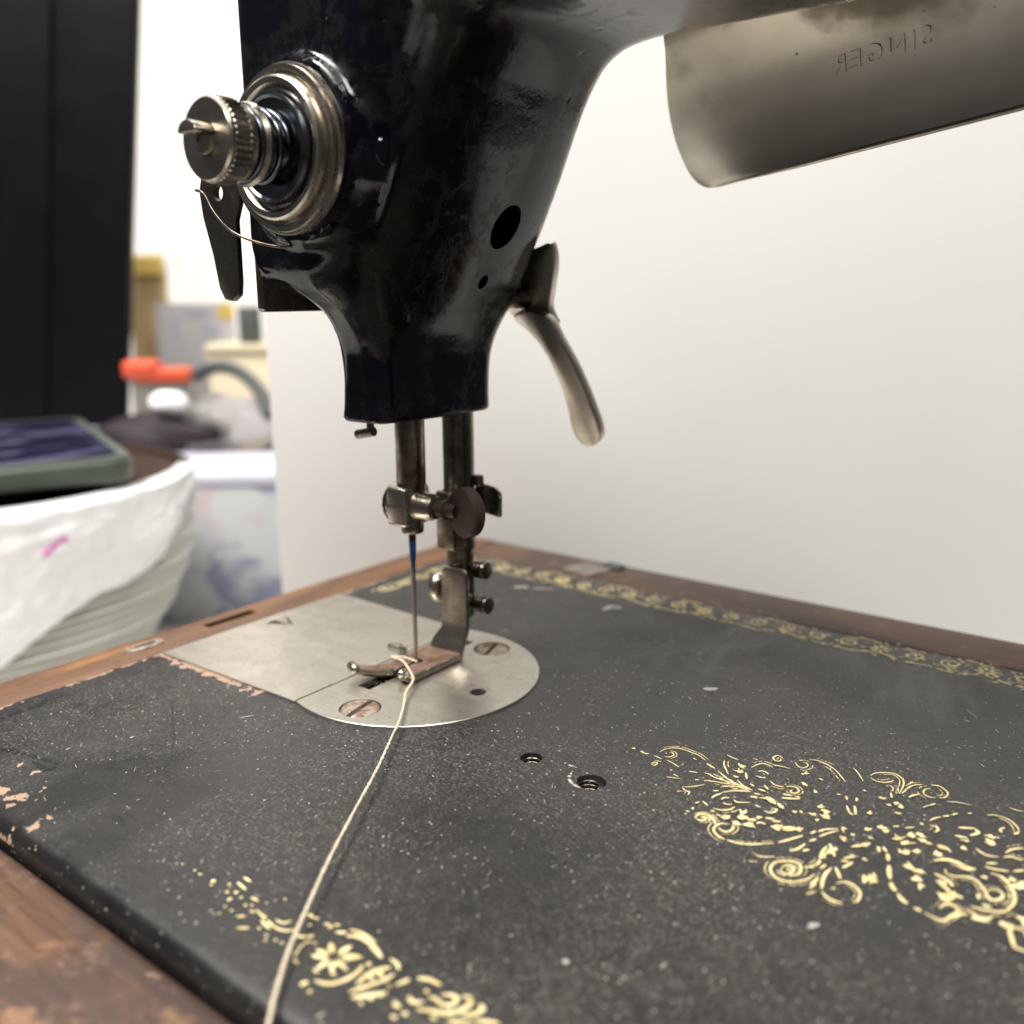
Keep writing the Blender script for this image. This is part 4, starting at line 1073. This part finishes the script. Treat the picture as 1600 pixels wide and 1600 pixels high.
# lint and dust lying on the bed
V, F = [], []
for _ in range(1500):
    x, y = random.uniform(-50, 150), random.uniform(-80, 78)
    if (x-PCX)**2+(y-PCY)**2 < 30**2 or (x < 0 and -31 < y < 28): continue
    a = random.uniform(0, math.pi); L = random.choice([.09, .1, .12, .14, .18, .2, .25, .3, .9]); wd = random.uniform(.05, .12) if L < .8 else .035; b = len(V); z = random.uniform(.03, .08)
    for u, v in ((-L, -wd*.6), (0, -wd), (L, 0), (0, wd), (-L*.7, wd)): V.append((x+u*math.cos(a)-v*math.sin(a), y+u*math.sin(a)+v*math.cos(a), z+(0.07 if u == 0 else 0)))
    F += [(b, b+1, b+3, b+4), (b+1, b+2, b+3)]
M['lint'] = m_plain('pale_lint', (0.40, 0.38, 0.33), 0.9, 0.3, 300)
du = mesh_obj('dust', V, F, M['lint']); tag(du, 'pale lint and dust specks on the black bed', 'dust', kind='stuff')

# ------------------------------------------------------------------ white board behind the machine
BD = 322.0
l0 = dep(436, 850, BD)[0]
bd = rbox('backdrop_board', l0, l0+385, BD, BD+5, TZ, 330, M['board'], None, 0.6, 2)
tag(bd, 'plain white upright board behind the sewing machine', 'board')

# ------------------------------------------------------------------ things on the bench at the left, behind
# stack of paper bowls
rt = dep(285, 752, 420); RB = 104.0; bc = room(rt[0]-RB, 420, 0)
zs = [-2, -18, -38, -53, -66, -84, TZ+1]; rs = [RB, RB-.5, RB-3, RB-8.5, RB-15, RB-28, RB-46]
nb = 22
bp = [(0, 0.20), (0, .97), (0.6, .995), (1.8, 1.0), (3.0, .992), (4.2, .975), (4.2, .9), (2.4, .5), (2.4, 0.0)]
bowl_me = None
ORD = 'first second third fourth fifth sixth seventh eighth ninth tenth eleventh twelfth thirteenth fourteenth fifteenth sixteenth seventeenth eighteenth nineteenth twentieth twenty-first twenty-second'.split()
for i in range(nb):
    z = TZ+0.2+i*(-3-TZ-0.2)/nb; r = float(np.interp(z, zs[::-1], rs[::-1]))+random.uniform(-.8, .8)
    if bowl_me is None:
        o = lathe('paper_bowl', [(h, q*100) for h, q in bp[:-1]]+[(2.4, 0)], (0, 0, 0), (0, 0, 1), M['paper'], None, 64); bowl_me = o.data
    else: o = bpy.data.objects.new('paper_bowl', bowl_me); C.objects.link(o)
    hgt = (-3-TZ-0.2)/nb
    o.location = (bc[0]*MM, bc[1]*MM, z*MM); o.scale = (r/100, r/100, hgt/4.25)
    tag(o, 'white paper bowl, '+ORD[nb-1-i]+' from the top of the stack under the phone', 'paper bowl', 'white paper bowls in the stack')
bb = lathe('brown_tray', [(0, 0), (0, RB*.985), (1.2, RB), (4.5, RB*.998), (5.5, RB*.985), (5.5, RB*.95), (3.0, RB*.93), (3.0, 0)], (bc[0], bc[1], -2.8), (0, 0, 1), M['brown'], None, 80)
tag(bb, 'dark brown round tray on top of the white bowl stack', 'tray')
# plastic film hanging over the near side of the stack
V, F = [], []
nu, nv = 150, 40
for i in range(nu):
    a = -math.pi*1.02+i/(nu-1)*math.pi*1.10; d_ = FH*math.sin(a)+RH*math.cos(a)
    low = -62+62*max(0, min(1, (a+1.1)/1.25))**1.2+6*math.sin(a*7)
    for j in range(nv):
        t = j/(nv-1); z = 3.6*(1-t)+low*t; r = float(np.interp(z, zs[::-1], rs[::-1]))+1.6
        r += 2.6*mnoise.noise(Vector((a*3.2, t*2.2, 1.7)))+1.9*abs(mnoise.noise(Vector((a*12, t*6.5, 4.1))))+1.4*abs(mnoise.noise(Vector((a*22+t*9, t*13, 2.1))))
        if j == 0: r = RB*0.93
        if j == 1: r = RB*1.0+1
        P = np.array(bc)+d_*max(r, 40 if j == 0 else float(np.interp(z, zs[::-1], rs[::-1]))+.8); V.append((P[0], P[1], z+(1.0 if j < 2 else 0)))
for i in range(nu-1):
    for j in range(nv-1): F.append((i*nv+j, i*nv+j+1, (i+1)*nv+j+1, (i+1)*nv+j))
fl = mesh_obj('plastic_film', V, F, M['film'], None, smooth=True); tag(fl, 'crumpled white plastic film with pink print draped on the bowl stack', 'plastic film')
so = fl.modifiers.new('s', 'SOLIDIFY'); so.thickness = 0.0003
def pix(P): d = np.asarray(P, float)-CP; return 800+CF*(d @ CR)/(d @ _f), 800-CF*(d @ CU)/(d @ _f)
pc = min(((i, j) for i in range(6, nu-6) for j in range(4, nv-4)), key=lambda q: np.hypot(*(np.array(pix([c/MM for c in fl.data.vertices[q[0]*nv+q[1]].co]))-np.array([80, 852]))))
V, F = [], []
for a in range(-2, 3):
    for b in range(-1, 2):
        P = np.array([c/MM for c in fl.data.vertices[(pc[0]+a)*nv+pc[1]+b-(a if abs(a) < 2 else a//2)].co]); d_ = P-np.array([bc[0], bc[1], P[2]]); d_ /= np.linalg.norm(d_); V.append(P+d_*0.6)
for i in range(4):
    for j in range(2): F.append((i*3+j, i*3+j+1, i*3+j+4, i*3+j+3))
mesh_obj('pink_print', V, F, M['pink'], fl, smooth=True)
# phone lying on the tray
ZP = 18.0
c0 = on('z', ZP, 214, 712); c1 = on('z', ZP, 120, 646); ul = c1-c0; ul[2] = 0; ul /= np.linalg.norm(ul); us = np.array([-ul[1], ul[0], 0.0])
def phone_xf(v): P = c0+ul*v[0]+us*v[1]; return (P[0], P[1], v[2])
def rr(x0, y0, x1, y1, r, n=6):
    out = []
    for cx, cy, a in ((x1-r, y1-r, 0), (x0+r, y1-r, 90), (x0+r, y0+r, 180), (x1-r, y0+r, 270)):
        for k in range(n+1): q = math.radians(a+90*k/n); out.append((cx+r*math.cos(q), cy+r*math.sin(q)))
    return out
ph = thing('phone', 'phone in a green grey case lying on the bowl stack', 'phone', phone_xf((75, 37, ZP-11.2)))
prism('case', rr(0, 0, 158, 77, 13), 'z', ZP-11.2, ZP-0.8, M['case'], ph, 2.2, 4, xf=phone_xf)
prism('case_lip', rr(1.2, 1.2, 156.8, 75.8, 12), 'z', ZP-1.2, ZP, M['case'], ph, 0.4, 2, xf=phone_xf)
prism('screen', rr(5.5, 5.5, 152.5, 71.5, 9), 'z', ZP-0.6, ZP+0.12, M['screen'], ph, 0, xf=phone_xf)
box('side_button', (112, -0.9, ZP-7.5), (128, 0.5, ZP-4.5), M['case'], ph, 0.4, xf=phone_xf)
box('phone_stand', (30, 8, 0.25), (130, 66, ZP-11.25), M['brown'], ph, 1, xf=phone_xf)
# black upright panel
d = 760; tp = dep(211, 0, d); bt = dep(193, 650, d); lean = (tp[0]-bt[0])/(tp[2]-bt[2])
ml = bt[0]-lean*(bt[2]-TZ)
def lean_xf(v): return room(v[0]+lean*(v[2]-TZ), v[1], v[2])
sp_ = thing('black_cabinet', 'tall black upright cabinet at the left behind the phone', 'cabinet', room(ml-150, d+60, TZ))
box('panel', (ml-62, d, TZ), (ml, d+14, 420), M['black'], sp_, 2.5, 3, xf=lean_xf)
box('panel', (ml-360, d+1.5, TZ), (ml-63.4, d+14, 420), M['black'], sp_, 2.5, 3, xf=lean_xf)
# printed box with pale lid
DB = 540; zt = dep(360, 742, DB)[2]; lb = dep(436, 742, DB)[0]
pb = thing('printed_box', 'white box with blurred blue and pink print beside the board', 'box', room(lb-90, DB+100, TZ))
rbox('box_body', lb-230, lb+10, DB, DB+215, TZ, zt-7, M['marble'], pb, 1.2)
rbox('box_lid', lb-231, lb+11, DB-1, DB+216, zt-6.8, zt, M['lilac'], pb, 1.0)
def place(px, py, dd): return dep(px, py, dd)
# clutter on the lid
zl = zt
def at_l(px, dd): return dep(px, 600, dd)[0]
def pebble(name, l, dd, z, a, b, c, mat, label, cat, jag=0.18, seed=0, yaw=0):
    bm = bmesh.new(); bmesh.ops.create_icosphere(bm, subdivisions=3, radius=1)
    for v in bm.verts:
        k = 1+jag*mnoise.noise(v.co*1.7+Vector((seed, seed*2, 0))); x, y, zz = v.co.x*k*a, v.co.y*k*b, max(v.co.z*k, -0.55)*c
        v.co = Vector(np.array(room(l+x*math.cos(yaw)-y*math.sin(yaw), dd+x*math.sin(yaw)+y*math.cos(yaw), z+0.55*c+zz))*MM)
    me = bpy.data.meshes.new(name); bm.to_mesh(me); bm.free(); o = link(name, me, mat, None, True); return tag(o, label, cat)
pebble('fabric_bundle', at_l(252, 640), 640, zl, 46, 24, 17, M['wine'], 'dark wine coloured fabric bundle on the pale box lid', 'fabric', 0.35, 1)
pebble('plastic_bag', at_l(352, 650), 650, zl, 42, 30, 22, M['clear'], 'clear crumpled plastic bag beside the dark bundle', 'plastic bag', 0.5, 3)
ow = thing('orange_clamp', 'bright orange plastic clamp lying above the dark bundle', 'clamp', room(at_l(245, 690), 690, zl))
rbox('clamp_bar', at_l(215, 690), at_l(302, 690), 684, 700, dep(250, 598, 690)[2], dep(250, 574, 690)[2], M['orange'], ow, 3, 3)
rbox('clamp_jaw', at_l(196, 690), at_l(252, 690), 683, 701, dep(250, 592, 690)[2], dep(250, 562, 690)[2], M['orange'], ow, 4, 3)
rbox('clamp_foot', at_l(205, 690), at_l(300, 690), 688, 697, zl, dep(250, 590, 690)[2], M['clear'], ow, 2, 2)
sv = pebble('foil_packet', at_l(262, 625), 625, dep(262, 622, 625)[2]-6, 14, 8, 7, M['film'], 'small bright foil packet on the dark bundle', 'packet', 0.2, 6)
cb = [room(*dep(px, py, dd)) for px, py, dd in ((305, 588, 672), (325, 577, 668), (348, 573, 662), (372, 580, 655), (395, 598, 648), (412, 622, 640), (422, 650, 630))]
cbo = tube('cable', catmull(cb, 8), 4.6, M['slate'], None, 12); tag(cbo, 'dark grey cable arching over the plastic bag', 'cable')
cr = thing('cream_carton', 'cream cardboard carton standing behind the cable', 'carton', room(at_l(400, 770), 800, TZ))
rbox('carton_body', at_l(326, 770), at_l(470, 770), 772, 850, TZ, dep(370, 550, 770)[2], M['cream'], cr, 1.5)
rbox('carton_lid', at_l(324, 770), at_l(472, 770), 768, 854, dep(370, 550, 770)[2], dep(370, 538, 770)[2], M['cream'], cr, 1.5)
zc = dep(370, 538, 770)[2]
dk = rbox('slate_box', at_l(380, 785), at_l(409, 785), 782, 798, zc, zc+30, M['slate'], None, 2, 2); tag(dk, 'small dark slate box standing on the cream carton', 'box')
gp = thing('printed_card', 'pale grey printed card propped up left of the slate box', 'card', room(at_l(310, 860), 865, TZ))
rbox('card', at_l(252, 860), at_l(372, 860), 860, 864, TZ, dep(310, 474, 860)[2], M['greypaper'], gp, 0.6)
oc_ = dep(352, 487, 859); 
lathe('orange_dot', [(0, 0), (0, 8), (0.6, 8), (0.8, 0)], room(oc_[0], 859.8, oc_[2]), tuple(-FH), M['yellow'], gp, 24)
for q, (px0, px1, py0, py1) in enumerate(((268, 282, 498, 525), (290, 330, 482, 496), (318, 345, 508, 522))):
    A_ = dep(px0, py0, 859.5); B_ = dep(px1, py1, 859.5); rbox('printed_patch', A_[0], B_[0], 859.3, 859.9, B_[2], A_[2], M['slate' if False else 'lilac'], gp)
yb = thing('straw_brush', 'straw coloured brush with a yellow top standing by the wall', 'brush', room(at_l(232, 950), 950, TZ))
for q in range(9):
    px = 208+q*5.6; P0 = dep(px, 520, 950); P1 = dep(px+random.uniform(-3, 3), 400+random.uniform(0, 14), 950)
    tube('bristle_bundle', [room(P0[0], 950+random.uniform(-8, 8), TZ), room(P1[0], 950, P1[2])], [5.0, 4.0], M['straw'], yb, 10)
P0 = dep(212, 430, 944); P1 = dep(256, 398, 944); rbox('brush_cap', P0[0], P1[0], 934, 944, P0[2], P1[2], M['yellow'], yb, 3, 3)
rk = thing('white_rack', 'white wire rack hardly visible in front of the white wall', 'rack', room(at_l(330, 1300), 1300, TZ))
for q in range(8):
    P0 = dep(262+q*21, 400, 1300); tube('rack_bar', [room(P0[0], 1300, TZ), room(P0[0], 1300, dep(300, 398, 1300)[2])], [3.2, 3.2], M['board'], rk, 8)
P0 = dep(255, 398, 1300); P1 = dep(420, 398, 1300); tube('rack_rail', [room(P0[0], 1300, P0[2]), room(P1[0], 1300, P0[2])], [3.5, 3.5], M['board'], rk, 8)
print('FACES', sum(len(o.data.polygons) for o in scn.objects if o.type == 'MESH'))
